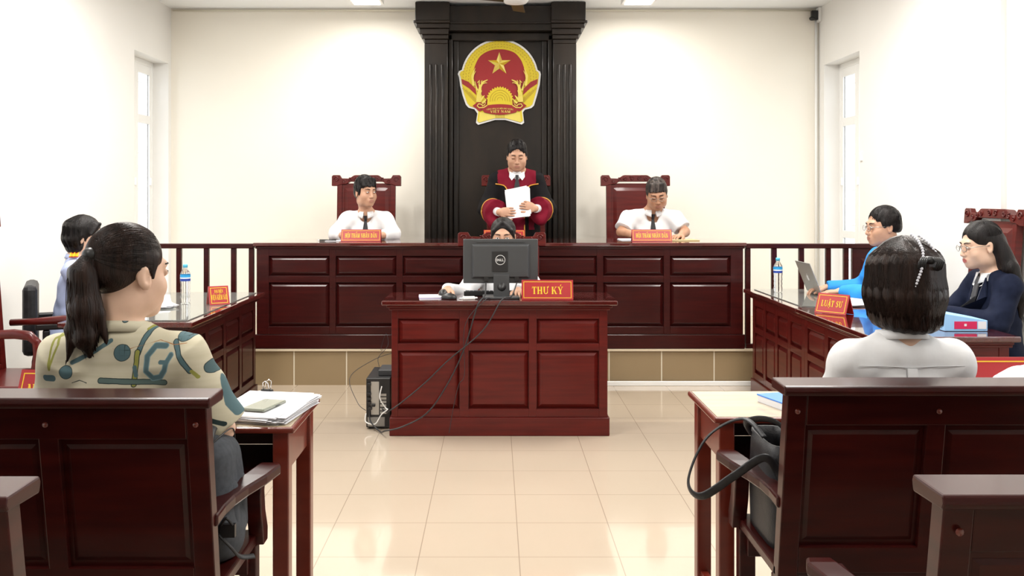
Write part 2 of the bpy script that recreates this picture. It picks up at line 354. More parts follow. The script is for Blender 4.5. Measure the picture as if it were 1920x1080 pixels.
def nameplate(label, loc, rz, w, h, lines, group='red tent nameplates', back=None, ang=22):
    """red tent sign; front leans back, text faces local -y"""
    t = thing('nameplate', label, 'nameplate', loc, rz, group)
    sl = math.tan(math.radians(ang)); d = h*sl; th = .003
    m = MB()
    m.prism([(-d, 0), (0, h), (d, 0), (d-.006, 0), (0, h-.012), (-d+.006, 0)], lambda a, b: (-w/2, a, b), lambda a, b: (w/2, a, b))
    m.build('tent_board', back or RED, t)
    ca, sa = math.cos(math.radians(ang)), math.sin(math.radians(ang)); Ls = h/ca
    def f(a, b, o): return (a, -d+b*sa-ca*(o+.0012), b*ca+sa*(o+.0012))
    MB().prism([(-w/2+.001, .002), (w/2-.001, .002), (w/2-.001, Ls-.002), (-w/2+.001, Ls-.002)], lambda a, b: f(a, b, -.001), lambda a, b: f(a, b, 0)).build('front_panel', RED, t)
    e = .09*Ls; bw = .022*Ls+.0006
    x0, x1, y0, y1 = -w/2+e, w/2-e, e, Ls-e
    bd = R4(x0, y0, x1, y0+bw)+R4(x0, y1-bw, x1, y1)+R4(x0, y0, x0+bw, y1)+R4(x1-bw, y0, x1, y1)
    lay(MB(), bd, f, .0006).build('border', YEL, t)
    m = MB()
    for txt, cy, hh, ww in lines: lay(m, text_polys(txt, 0, cy*Ls, hh*Ls, ww*w), f, .0012)
    m.build('lettering', YEL, t)
    return t

# ---------------------------------------------------------------- national emblem on the dark panel
EM = [mat('emblem_white', (.7, .7, .69), .5), mat('emblem_yellow', (.60, .47, .015), .5), mat('emblem_red', (.27, .008, .010), .45),
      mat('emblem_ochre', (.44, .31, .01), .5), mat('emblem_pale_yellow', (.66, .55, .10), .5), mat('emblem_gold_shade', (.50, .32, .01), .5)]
t = thing('national_emblem', 'round red and yellow national emblem with star on the dark wall panel', 'emblem', (937/1800*0+.045, 9.27, 1.45+ (367-151)/196.7))
K = .000944
def ef(a, b, o): return ((a-527)*K, -o, (557-b)*K)
def epoly(name, polys, mi, z0, z1, sc=1):
    m = MB()
    for p in polys:
        if sc != 1: p = [(527+(x-527)*sc, 557+(y-557)*sc) for x, y in p]
        m.prism(p, lambda a, b: ef(a, b, z0), lambda a, b: ef(a, b, z1))
    return m.build(name, EM[mi], t)
arcp = [(528+395*math.cos(math.radians(a)), 520-398*math.sin(math.radians(a))) for a in range(12, 169, 4)]
out = arcp+[(112, 450), (100, 480), (113, 512), (125, 600), (150, 700), (182, 790), (210, 822), (270, 838), (300, 880), (286, 975), (308, 997), (480, 947), (585, 947), (752, 994), (777, 975), (764, 870), (785, 842), (850, 826), (878, 800), (908, 700), (936, 590), (948, 482), (940, 455)]
epoly('white_backing', [out], 0, 0, .03)
epoly('yellow_wreath', [out], 1, .03, .036, .952)
redf = [(525, 228), (600, 235), (680, 265), (740, 330), (770, 400), (795, 480), (797, 560), (760, 640), (700, 720), (665, 760), (665, 800), (390, 800), (390, 740), (340, 690), (290, 640), (262, 560), (258, 480), (275, 400), (320, 310), (380, 262), (450, 235)]
def smooth_closed(P, n=5):
    out = []; m_ = len(P)
    for i in range(m_):
        p0, p1, p2, p3 = [Vector(P[(i+d_) % m_]) for d_ in (-1, 0, 1, 2)]
        for j in range(n):
            u = j/n; out.append(tuple(.5*((2*p1)+(p2-p0)*u+(2*p0-5*p1+4*p2-p3)*u*u+(3*p1-p0-3*p2+p3)*u**3)))
    return out
epoly('red_field', [smooth_closed(redf)], 2, .036, .038)
# rice grains
m = MB()
for ring, (ra, n_) in enumerate(((372, 44), (345, 40), (318, 36))):
    for i in range(n_):
        a = math.radians(-8+196*i/(n_-1)); x = 528+ra*math.cos(a); y = 520-ra*math.sin(a)*1.0
        if redf and ra < 330 and 60 < math.degrees(a) < 120: pass
        ux, uy = math.cos(a+PI/2+(.5 if (ring+i) % 2 else -.5)), -math.sin(a+PI/2+(.5 if (ring+i) % 2 else -.5))
        l, w_ = 13, 5
        m.prism([(x-ux*l, y-uy*l), (x+uy*w_, y-ux*w_), (x+ux*l, y+uy*l), (x-uy*w_, y+ux*w_)], lambda a, b: ef(a, b, .036), lambda a, b: ef(a, b, .0385))
for sx in (-1, 1):
    for i in range(16):
        for j in range(3):
            x = 527+sx*(372-i*11-j*34); y = 625+i*12+j*22
            if abs(x-527) > 205 and y < 800: m.prism([(x-10, y-7), (x-2, y-9), (x+10, y+7), (x+2, y+9)] if sx > 0 else [(x+10, y-7), (x+2, y-9), (x-10, y+7), (x-2, y+9)], lambda a, b: ef(a, b, .036), lambda a, b: ef(a, b, .0385))
m.build('rice_grains', EM[3], t)
# branching ears
lv = [0]
for sx in (-1, 1):
    m = MB()
    X = lambda x: 527+sx*(527-x) if sx > 0 else x
    def S(pts, w): lay(m, strip([(X(x), y) for x, y in pts], w), lambda a, b, o: ef(a, b, .038+o+lv[0]*.0009), .003); lv[0] += 1
    S([(312, 765), (318, 690), (330, 610), (360, 560), (405, 540)], [50, 44, 26, 16, 8])
    S([(330, 640), (318, 590), (320, 545)], [18, 12, 6]); S([(300, 650), (285, 600), (275, 555)], [22, 12, 6])
    S([(345, 600), (340, 560), (350, 545)], [10, 8, 5]); S([(345, 585), (380, 570), (400, 572)], [10, 8, 5]); S([(310, 560), (300, 570), (325, 545)], 7)
    S([(320, 700), (345, 650)], [14, 6]); S([(330, 750), (372, 700)], [24, 8]); S([(350, 780), (390, 740)], [24, 8])
    S([(262, 600), (248, 500), (278, 420)], [26, 20, 4]); S([(250, 560), (262, 490), (284, 450)], [14, 10, 4])
    m.build('rice_ears', EM[4], t)
for sx in (-1, 1):
    X = lambda x: 1054-x if sx > 0 else x
    epoly('side_ribbon', [[(X(138), 530), (X(145), 580), (X(215), 625), (X(290), 695), (X(282), 630), (X(210), 560)]], 2, .036, .040)
gear = []
for i in range(15*4+1):
    a = PI*i/60*1.0; r = 138 if (i % 4) in (1, 2) else 126
    gear.append((530+r*math.cos(a), 745-r*math.sin(a)))
epoly('cog_wheel', [gear+[(400, 800), (660, 800)]], 1, .038, .043)
m = MB()
for rr in (100, 76, 52, 28): lay(m, strip([(530+rr*math.cos(math.radians(a)), 745-rr*math.sin(math.radians(a))) for a in range(-10, 191, 8)], 5), lambda a, b, o: ef(a, b, .043+o), .002)
m.build('cog_rings', EM[3], t)
m = MB(); cx_, cy_ = 524, 378
for i in range(10):
    def sp(i):
        a = PI/2+i*PI/5; r = 122 if i % 2 == 0 else 47
        return (cx_+r*math.cos(a), cy_-r*math.sin(a))
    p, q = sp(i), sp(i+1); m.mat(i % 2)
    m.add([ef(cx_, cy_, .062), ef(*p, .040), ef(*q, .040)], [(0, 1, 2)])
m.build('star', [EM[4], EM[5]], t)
epoly('lower_fold', [[(325, 870), (312, 975), (480, 930), (585, 930), (748, 972), (735, 870)]], 4, .036, .038)
m = MB()
for k in range(5): m.mat(0); m.prism([(487+k*20, 880), (495+k*20, 880), (495+k*20, 930), (487+k*20, 930)], lambda a, b: ef(a, b, .038), lambda a, b: ef(a, b, .041))
m.build('fold_stripes', EM[3], t)
ban = [(255, 800), (300, 780), (350, 768), (400, 770)]
top = [(330+400*i/16, 812-24*math.sin(PI*i/16)) for i in range(17)]
bot = [(695-325*i/16, 872+24*math.sin(PI*i/16)) for i in range(17)]
epoly('banner', [top+bot], 2, .040, .047)
epoly('banner_ends', [[(252, 803), (300, 768), (380, 768), (402, 790), (370, 835), (330, 862), (315, 858)], [(802, 803), (754, 768), (674, 768), (652, 790), (684, 835), (724, 862), (739, 858)]], 2, .037, .041)
m = MB()
for sx in (-1, 1):
    X = lambda x: 1058-x if sx > 0 else x
    lay(m, strip([(X(400), 800), (X(365), 822), (X(320), 825), (X(298), 805), (X(312), 785), (X(345), 790), (X(352), 805)], 9), lambda a, b, o: ef(a, b, .046+o), .004)
    lay(m, strip([(X(345), 768), (X(385), 772), (X(375), 795), (X(350), 808)], 8), lambda a, b, o: ef(a, b, .046+o), .004)
m.build('banner_scrolls', EM[4], t)
lay(MB(), text_polys('VIỆT NAM', 534, -862, 24, 205), lambda a, b, o: ef(a, -b-(12*math.sin(PI*(a-330)/400)-12), .047+o), .003).build('emblem_lettering', EM[4], t)
lay(MB(), text_polys('CỘNG HÒA XÃ HỘI CHỦ NGHĨA', 530, -832, 13, 270), lambda a, b, o: ef(a, -b-(22*math.sin(PI*(a-330)/400)-22), .047+o), .003).build('emblem_small_lettering', EM[4], t)

# ---------------------------------------------------------------- panelled desks and judges' bench
def panelled(t, wd, x0, x1, y, zb, cols, rows, proud=.014):
    """frame (stiles and rails) in front of y, raised panels between; faces local -y"""
    f = MB(); zt = rows[0][1]+.06
    f.box(x0, x1, y, y+.02, zb, zt)
    ed = [x0]+[e for c in cols for e in c]+[x1]
    for i in range(0, len(ed), 2): f.box(ed[i], ed[i+1], y-.022, y, zb, zt)
    for a, b in cols:
        zz = [zt]+[e for (r0, r1) in rows for e in (r1, r0)]+[zb]
        for i in range(0, len(zz), 2): f.box(a, b, y-.0219, y, zz[i+1], zz[i])
    f.build('front_frame', wd, t, .002)
    for a, b in cols:
        for r0, r1 in rows: MB().frus(a+.004, b-.004, r0+.004, r1-.004, y-.001, y-.021, .026).build('raised_panel', wd, t)
def desk(label, loc, rz, Wd, D, Hh, ncol, cols=None, ov=.055, ex=(None, None), wd=WOOD, top=WOODT, name='panelled_desk', back_open=True, endp=True):
    t = thing(name, label, 'desk', loc, rz)
    # local: front face y=0, x from 0..Wd
    tp = MB(); e0, e1 = [ov if e is None else e for e in ex]; tp.box(-e0, Wd+e1, -ov, D+.02, Hh-.028, Hh)
    tp.build('top', top, t, .006)
    MB().box(-e0*.5, Wd+e1*.5, -ov*.5, D, Hh-.045, Hh-.028).box(-e0*.25, Wd+e1*.25, -ov*.3, D, Hh-.06, Hh-.045).build('cornice', wd, t, .004)
    if cols is None:
        g = .055; cw = (Wd-g*(ncol+1))/ncol; cols = [(g+i*(cw+g), g+i*(cw+g)+cw) for i in range(ncol)]
    panelled(t, wd, 0, Wd, .022, .112, cols, [(Hh-.264, Hh-.113), (.161, Hh-.306)])
    b = MB()
    b.box(.004, .02, .045, D-.023, 0, Hh-.061); b.box(Wd-.02, Wd-.004, .045, D-.023, 0, Hh-.061)
    b.box(.02, Wd-.02, .042, .06, .1, Hh-.0602)
    for y0 in (.042, D-.062):
        for x0 in (0, Wd-.05): b.box(x0, x0+.05, y0, y0+.05, .112, Hh-.06)
    b.build('carcass', wd, t, .002)
    MB().box(-.012*(e0>0), Wd+.012*(e1>0), -.012, .04, 0, .112).box(-.012*(e0>0), .019, .04, D-.015, 0, .112).box(Wd-.019, Wd+.012*(e1>0), .04, D-.015, 0, .112).build('plinth', wd, t, .005)
    return t
desk("clerk's red lacquered desk with three panelled bays standing alone in the centre of the floor", (-.625, 5.80, 0), 0, 1.305, .45, .82, 3, [(.038, .412), (.464, .831), (.876, 1.255)])
desk('long red panelled desk on the left with glass top, by the woman in pale blue', (-1.70, 5.27, 0), PI/2, 1.55, .66, .76, 4, wd=WOODB)
desk('far red panelled desk on the right with a laptop on it', (1.895, 7.06, 0), -PI/2, 1.18, .64, .76, 4, ex=(.055, 0), wd=WOOD)
desk('near red panelled desk on the right, with a blue box file on it', (1.895, 5.878, 0), -PI/2, 1.13, .66, .76, 3, ex=(0, .055), wd=WOOD)
GT = mat('desk_glass_sheet', (.75, .78, .74), .03, .0, spec=.8, trans=.85)
MB().box(-2.28, -1.69, 5.28, 6.80, .7605, .7655).build('desk_glass_sheet', GT, None, .001, label='clear glass sheet lying on the left panelled desk', cat='glass sheet')
MB().box(1.90, 2.50, 5.95, 7.04, .7605, .7655).build('desk_glass_sheet', GT, None, .001, label='clear glass sheet lying on the far right desk, under the laptop', cat='glass sheet')
# judges' bench
t = thing('judges_bench', 'long dark red panelled bench across the raised platform, with three red nameplates on it', 'bench', (0, 7.35, .277))
hB = 1.09-.277
MB().box(-1.85, 1.925, -.02, .71, hB-.028, hB).build('top', WOODT, t, .006)
MB().box(-1.835, 1.91, -.01, .70, hB-.045, hB-.028).build('cornice', WOODB, t, .004)
cols = [((503+i*125.7-928)/245.5, (503+i*125.7+114-928)/245.5) for i in range(7)]
panelled(t, WOODB, -1.825, 1.90, .022, .112, cols, [(.835-.277, .990-.277), (.448-.277, .786-.277)])
MB().box(-1.825, -1.80, .042, .66, 0, hB-.045).box(1.875, 1.90, .042, .66, 0, hB-.045).box(-1.8, 1.875, .042, .06, 0, hB-.046).build('carcass', WOODB, t, .002)
MB().box(-1.84, 1.915, .0, .04, 0, .11).build('plinth', WOODB, t, .005)
# railings
def railing(label, x0, x1, posts, solid=None):
    t = thing('railing', label, 'railing', (x0, 7.36, .277), 0, 'rails beside the judges bench')
    MB().box(0, x1-x0, 0, .06, hB-.045, hB-.008).build('top_rail', WOODB, t, .006)
    MB().box(0, x1-x0, .01, .05, .0, .035).build('bottom_rail', WOODB, t, .004)
    for p in posts: MB().box(p-x0-.019, p-x0+.019, .012, .048, .035, hB-.045).build('baluster', WOODB, t, .003)
    if solid:
        MB().box(solid[0]-x0, solid[1]-x0, .01, .05, .035, hB-.045).frus(solid[0]-x0+.06, solid[1]-x0-.06, .12, hB-.12, .01, -.008, .03).build('end_panel', WOODB, t, .003)
railing('wooden railing left of the judges bench, behind the bottle on the left desk', -2.72, -1.853, [-2.43-.21, -2.43, -2.219, -2.01, -1.873])
railing('wooden railing right of the judges bench, running to the right wall', 1.928, 3.16, [1.945, 2.147, 2.357, 2.563, 2.70], (2.745, 3.15))

# ---------------------------------------------------------------- carved armchairs
def armchair(label, loc, rz, Hc=1.365, Wc=.64, group='carved red armchairs', name='carved_armchair'):
    """faces local -y; back at y=+.25"""
    t = thing(name, label, 'armchair', loc, rz, group)
    h = Hc; w = Wc/2
    MB().box(-.27, .27, -.25, .22, .42, .46).build('seat', WOOD, t, .008)
    lean = .07
    Mb = Matrix.Translation((0, .22, .44)) @ Matrix.Rotation(-math.atan2(lean, h-.44), 4, 'X')
    hl = h-.44
    MB().box(-.27, -.225, -.02, .025, -.44+.44, hl-.08).build('back_post', WOOD, t, .004, M=Mb)
    MB().box(.225, .27, -.02, .025, 0, hl-.08).build('back_post', WOOD, t, .004, M=Mb)
    MB().box(-.225, .225, -.004, .014, .04, hl-.075).frus(-.205, .205, .08, hl-.115, -.004, -.02, .03).build('back_panel', WOOD, t, M=Mb)
    MB().box(-.225, .225, -.018, .02, .0, .05).build('lower_rail', WOOD, t, .003, M=Mb)
    pr = [(-w, -.10), (-w, -.012), (-w+.012, 0), (-w+.075, 0), (-w+.092, -.03), (-w+.16, -.032), (-w+.205, -.003), (-w+.22, 0)]
    prof = pr+[(-x, z) for x, z in pr[::-1]]+[(w-.045, -.10), (w-.09, -.085), (w-.14, -.082), (w-.17, -.06), (-w+.17, -.06), (-w+.14, -.082), (-w+.09, -.085), (-w+.045, -.10)]
    cr = MB().prism(prof, lambda a, b: (a, -.028, hl+b), lambda a, b: (a, .03, hl+b)).build('crest_rail', WOOD, t, .004, M=Mb)
    m = MB()
    def scroll(cx, cz, r, s=1, turns=1.4, a0=0):
        m.tube([(cx+s*(r*(1-i/22))*math.cos(a0+turns*2*PI*i/20), -.029, hl+cz+(r*(1-i/22))*math.sin(a0+turns*2*PI*i/20)) for i in range(18)], .0055, 5)
    for s in (-1, 1):
        scroll(s*(w-.045), -.04, .026, s); scroll(s*(w-.115), -.055, .018, -s, a0=2); scroll(s*(w-.17), -.045, .019, s, a0=1)
        scroll(s*(w-.225), -.03, .02, -s, a0=3); scroll(s*.035, -.03, .022, s, a0=.5)
    m.build('carving', WOOD, cr, M=Mb)
    for s in (-1, 1):
        a = MB(); pts = [(s*.27, .18, .72), (s*.275, .05, .725), (s*.285, -.12, .735), (s*.285, -.2, .725), (s*.283, -.235, .69), (s*.28, -.235, .62), (s*.275, -.215, .52), (s*.27, -.215, .44)]
        a.tube(pts, .022, 8, rs=[.02, .02, .026, .026, .024, .02, .02, .022]); a.build('armrest', WOOD, t)
        for y0 in (-.25, .18):
            MB().box(s*.27, s*.225, y0, y0+.045, 0, .42).build('leg', WOOD, t, .004)
    MB().box(-.225, .225, -.24, -.22, .35, .42).box(-.225, .225, .19, .21, .35, .42).box(-.26, -.24, -.21, .18, .35, .42).box(.24, .26, -.21, .18, .35, .42).build('apron', WOOD, t, .003)
    return t
armchair('carved red armchair behind the juror at the left end of the judges bench', (-1.19, 8.62, .277), 0)
armchair('carved red armchair behind the standing judge', (.195, 8.66, .277), 0)
armchair('carved red armchair behind the juror in glasses at the right end of the judges bench', (1.30, 8.62, .277), 0)
armchair("carved red armchair at the clerk's desk, its crest showing over the monitor", (.05, 6.72, 0), 0, 1.185)
armchair('carved red armchair by the right wall, behind the woman in the navy suit', (2.84, 5.98, 0), -PI/2, 1.37, .72)
armchair('carved red armchair at the left edge of the picture, facing the left desk', (-2.605, 5.25, 0), PI/2, 1.37, .62)
t = thing('office_chair', 'black leather office chair behind the woman in the pale blue shirt', 'chair', (-2.63, 5.97, 0), PI/2+.42)
MB().box(-.24, .24, .19, .27, .50, .92).build('backrest', LEATHER, t, .03)
MB().box(-.25, .25, -.22, .22, .42, .50).build('seat', LEATHER, t, .03)
for s in (-1, 1): MB().box(s*.26, s*.31, -.15, .2, .66, .70).box(s*.27, s*.30, -.1, -.06, .44, .66).box(s*.27, s*.30, .12, .16, .44, .66).build('armrest', BLACK, t, .01)
MB().lathe([(.03, .06), (.03, .42)], n=12).build('column', BLACK, t)
m = MB()
for k in range(5): m.tube([(0, 0, .09), (.26*math.cos(k*2*PI/5), .26*math.sin(k*2*PI/5), .05)], .018, 6)
m.build('star_base', BLACK, t)
for k in range(5): MB().ell((.27*math.cos(k*2*PI/5), .27*math.sin(k*2*PI/5), .027), (.027, .02, .027)).build('caster', BLACK, t)

# ---------------------------------------------------------------- attendee benches and tables
def attendee_bench(label, x0, y0, sg, Lb=1.15, zt=.967, npan=3, arms=True):
    """rear seen from the aisle end x0; seat ahead (+y)"""
    t = thing('wooden_bench', label, 'bench', (x0, y0, 0), 0, 'red wooden attendee benches')
    X = lambda a: sg*a
    def lean(m):
        Mx = Matrix(((1, 0, 0, 0), (0, 1, -.17, 0), (0, 0, 1, 0), (0, 0, 0, 1))); return Matrix.Translation((0, 0, .45)) @ Mx
    ML = lean(0); hb = zt-.45
    f = MB(); f.box(X(0), X(.052), -.025, .02, -.05, hb-.03); f.box(X(Lb-.052), X(Lb), -.025, .02, -.05, hb-.03)
    f.box(X(.052), X(Lb-.052), -.0235, .018, hb-.115, hb-.03); f.box(X(.052), X(Lb-.052), -.0235, .018, -.01, .065)
    pw = (Lb-.104-.05*(npan-1))/npan
    for i in range(1, npan): xx = .052+i*pw+(i-1)*.05; f.box(X(xx), X(xx+.05), -.0235, .018, .06, hb-.11)
    f.build('back_frame', WOODP, t, .003, M=ML)
    for i in range(npan):
        xx = .052+i*(pw+.05); a, b = sorted((X(xx-.004), X(xx+pw+.004)))
        MB().box(a, b, -.008, .006, .06, hb-.11).frus(a+.015, b-.015, .08, hb-.13, -.008, -.013, .012).build('back_panel', WOODP, t, .001, M=ML)
    yo = -.17*hb
    MB().prism([(yo-.055, zt-.028), (yo-.062, zt-.016), (yo-.058, zt-.002), (yo+.055, zt), (yo+.06, zt-.012), (yo+.055, zt-.03)], lambda a, b: (X(-.02), a, b), lambda a, b: (X(Lb+.02), a, b)).build('top_rail', WOODP, t, .004)
    for px in (.026, Lb-.026, .052+pw+.025): MB().tube([(X(px), -.024-.17*(hb-.055)-.004, zt-.075), (X(px), -.03-.17*(hb-.055), zt-.075)], .007, 10).build('wood_peg', ORWOOD, t)
    MB().box(X(0), X(Lb), .0, .43, .42, .452).build('seat', WOODP, t, .006)
    MB().box(X(.02), X(Lb-.02), .36, .39, .34, .42).box(X(.02), X(Lb-.02), .0, .025, .34, .42).build('seat_rail', WOODP, t, .003)
    for e, so in ((0, 1), (Lb, -1)):
        if not arms:
            for yl in (.0, .38): MB().box(X(min(e, Lb-.05)), X(min(e, Lb-.05)+.05), yl, yl+.045, 0, .42).build('leg', WOODP, t, .004)
            continue
        a = MB(); q = []
        xs = [.045, .05, .045, .03, .0, -.02, -.012]; ys = [-.035, .05, .12, .19, .27, .35, .40]
        zz = [.648, .648, .65, .654, .662, .668, .66]; wd = [.055, .058, .06, .064, .068, .068, .055]
        vs = []
        for i in range(7):
            c = e+so*(xs[i]-.045+.02)*1.0
            vs += [(X(c-wd[i]/2), ys[i], zz[i]-.03), (X(c+wd[i]/2), ys[i], zz[i]-.03), (X(c+wd[i]/2), ys[i], zz[i]), (X(c-wd[i]/2), ys[i], zz[i])]
        fs = [(i*4+k, i*4+(k+1) % 4, i*4+4+(k+1) % 4, i*4+4+k) for i in range(6) for k in range(4)]+[(0, 1, 2, 3), (24, 25, 26, 27)]
        a.add(vs, fs); a.build('armrest', WOODP, t, .006)
        pz = [.64, .58, .52, .46, .42]; py = [.36, .345, .355, .375, .385]; pwid = [.06, .05, .052, .062, .05]
        c = e+so*(-.0)
        vs = []
        for i in range(5): vs += [(X(c-.022), py[i], pz[i]), (X(c+.022), py[i], pz[i]), (X(c+.022), py[i]+pwid[i], pz[i]), (X(c-.022), py[i]+pwid[i], pz[i])]
        a = MB().add(vs, [(i*4+k, i*4+(k+1) % 4, i*4+4+(k+1) % 4, i*4+4+k) for i in range(4) for k in range(4)]+[(0, 1, 2, 3), (16, 17, 18, 19)])
        a.build('arm_support', WOODP, t, .004)
        xe = e if e == 0 else Lb-.05
        for yl in (.0, .38): MB().box(X(xe), X(xe+.05), yl, yl+.045, 0, .42).build('leg', WOODP, t, .004)
    return t
attendee_bench('red wooden bench on which the woman with the ponytail sits', -.703, 2.445, -1)
attendee_bench('red wooden bench on which the woman with the hair claw sits', .757, 2.59, 1)
attendee_bench('nearest red wooden bench at the lower left edge, only its top rail end in view', -.805, 1.69, -1, arms=False)
attendee_bench('nearest red wooden bench at the lower right corner, top rail and corner post in view', .745, 1.70, 1)
def attendee_table(label, x0, y0, y1, sg, Lt=1.1, Hh=.75, top=TANTOP):
    t = thing('attendee_table', label, 'table', (x0, y0, 0), 0, 'small red tables in front of the benches')
    X = lambda a: sg*a; D = y1-y0
    MB().box(X(0), X(Lt), 0, D, Hh-.02, Hh-.0015).build('top_edge', ORWOOD, t, .006)
    MB().box(X(.012), X(Lt-.012), .012, D-.012, Hh-.004, Hh).build('top_surface', top, t, .001)
    for a in (.02, Lt-.07):
        for b in (.02, D-.07): MB().box(X(a), X(a+.05), b, b+.05, 0, Hh-.02).build('leg', ORWOOD, t, .004)
        MB().box(X(a+.012), X(a+.038), .07, D-.07, Hh-.15, Hh-.02).build('side_apron', ORWOOD, t, .002)
        MB().box(X(a+.012), X(a+.038), .07, D-.07, .09, .13).build('stretcher', ORWOOD, t, .002)
    MB().box(X(.07), X(Lt-.07), D-.05, D-.03, Hh-.15, Hh-.02).build('back_apron', WOODP, t, .002)
    MB().box(X(.07), X(Lt-.07), .02, D-.05, Hh-.165, Hh-.15).build('under_shelf', WOODP, t, .002)
attendee_table('red wooden table with papers and a phone on it, left of the aisle', -.607, 2.90, 3.335, -1, 1.2)
attendee_table('red wooden table with a pale tan top, right of the aisle', .692, 3.03, 3.45, 1, 1.2)
# ---------------------------------------------------------------- smooth bodies from blended volumes
def axis(lo, hi, h, fines):
    out = [lo]; x = lo
    while x < hi:
        st = h
        for a, b, hf in fines:
            if a-h <= x <= b: st = min(st, hf)
        x += st; out.append(x)
    return np.array(out)
class Vol:
    def __init__(s): s.P = []
    def cap(s, a, b, ra, rb=None, k=.02, sub=False):
        a, b = np.array(a, float), np.array(b, float); rb = ra if rb is None else rb; r = max(ra, rb)
        s.P.append(('c', np.minimum(a, b)-r, np.maximum(a, b)+r, k, sub, (a, b, ra, rb))); return s
    def chain(s, pts, rs, k=.02):
        for i in range(len(pts)-1): s.cap(pts[i], pts[i+1], rs[i], rs[i+1], k)
        return s
    def cone(s, a, b, ra, rb, k=.01, sub=False):     # flat ended
        a, b = np.array(a, float), np.array(b, float); r = max(ra, rb)
        s.P.append(('f', np.minimum(a, b)-r, np.maximum(a, b)+r, k, sub, (a, b, ra, rb))); return s
    def ell(s, c, r, R=None, k=.02, sub=False):
        c = np.array(c, float); r = np.array(r, float); R = np.eye(3) if R is None else np.array(R)
        e = np.abs(R) @ r
        s.P.append(('e', c-e, c+e, k, sub, (c, r, R))); return s
    def d(s, p, x, y, z):
        if p[0] in 'cf':
            a, b, ra, rb = p[5]; v = b-a; L2 = v @ v + 1e-12
            t = ((x-a[0])*v[0]+(y-a[1])*v[1]+(z-a[2])*v[2])/L2; tc = np.clip(t, 0, 1)
            q = np.sqrt((x-a[0]-v[0]*tc)**2+(y-a[1]-v[1]*tc)**2+(z-a[2]-v[2]*tc)**2)-(ra+(rb-ra)*tc)
            if p[0] == 'f':
                Ln = math.sqrt(L2); rad = np.sqrt((x-a[0]-v[0]*t)**2+(y-a[1]-v[1]*t)**2+(z-a[2]-v[2]*t)**2)-(ra+(rb-ra)*tc)
                q = np.maximum(rad, np.maximum(-t*Ln, (t-1)*Ln))
            return q
        c, r, R = p[5]; X, Y, Z = x-c[0], y-c[1], z-c[2]
        l = [R[0, i]*X+R[1, i]*Y+R[2, i]*Z for i in range(3)]
        k0 = np.sqrt(sum((l[i]/r[i])**2 for i in range(3))); k1 = np.sqrt(sum((l[i]/r[i]**2)**2 for i in range(3)))+1e-9
        return k0*(k0-1)/k1
    @staticmethod
    def comb(F, q, k, sub):
        if sub:
            q = -q; h = np.maximum(k-np.abs(F-q), 0)/k; return np.maximum(F, q)+h*h*k*.25
        h = np.maximum(k-np.abs(F-q), 0)/k; return np.minimum(F, q)-h*h*k*.25
    def at(s, p):
        F = np.array([.5]); x, y, z = [np.array([v]) for v in p]
        for q in s.P: F = s.comb(F, s.d(q, x, y, z), q[3], q[4])
        return float(F[0])
    def atv(s, P):
        F = np.full(len(P), .5)
        for q in s.P: F = s.comb(F, s.d(q, P[:, 0], P[:, 1], P[:, 2]), q[3], q[4])
        return F
    def snap(s, paths, off=.0007, keep=1):
        n = [len(p) for p in paths]; P = np.concatenate([np.array([tuple(q) for q in p]) for p in paths]); m = np.concatenate([np.arange(k) < k-keep for k in n])
        for _ in range(4):
            F = s.atv(P); g = np.stack([(s.atv(P+e)-s.atv(P-e))/.004 for e in (np.eye(3)*.002)], 1); g /= np.linalg.norm(g, axis=1, keepdims=True)+1e-9
            k = m & (np.abs(F) < .035); P[k] += ((off-F)[:, None]*g)[k]
        out = []; i = 0
        for k in n: out.append(P[i:i+k]); i += k
        return out
    def mesh(s, h, fines=(), disp=None, clip=None, pad=.02):
        lo = np.min([p[1] for p in s.P if not p[4]], axis=0)-pad; hi = np.max([p[2] for p in s.P if not p[4]], axis=0)+pad
        A = [axis(lo[i], hi[i], h, [(f[0][i], f[1][i], f[2]) for f in fines]) for i in range(3)]
        F = np.full((len(A[0]), len(A[1]), len(A[2])), .5, dtype=np.float32)
        for p in s.P:
            m = p[3]+.025+h
            ix = [(max(np.searchsorted(A[i], p[1][i]-m)-1, 0), min(np.searchsorted(A[i], p[2][i]+m)+1, len(A[i]))) for i in range(3)]
            if any(b <= a for a, b in ix): continue
            sl = tuple(slice(a, b) for a, b in ix)
            x, y, z = A[0][sl[0]][:, None, None], A[1][sl[1]][None, :, None], A[2][sl[2]][None, None, :]
            F[sl] = s.comb(F[sl], s.d(p, x, y, z), p[3], p[4])
        X, Y, Z = A[0][:, None, None], A[1][None, :, None], A[2][None, None, :]
        if disp: F = F+disp(X, Y, Z)
        if clip: F = np.maximum(F, clip(X, Y, Z))
        return nets(F, A)
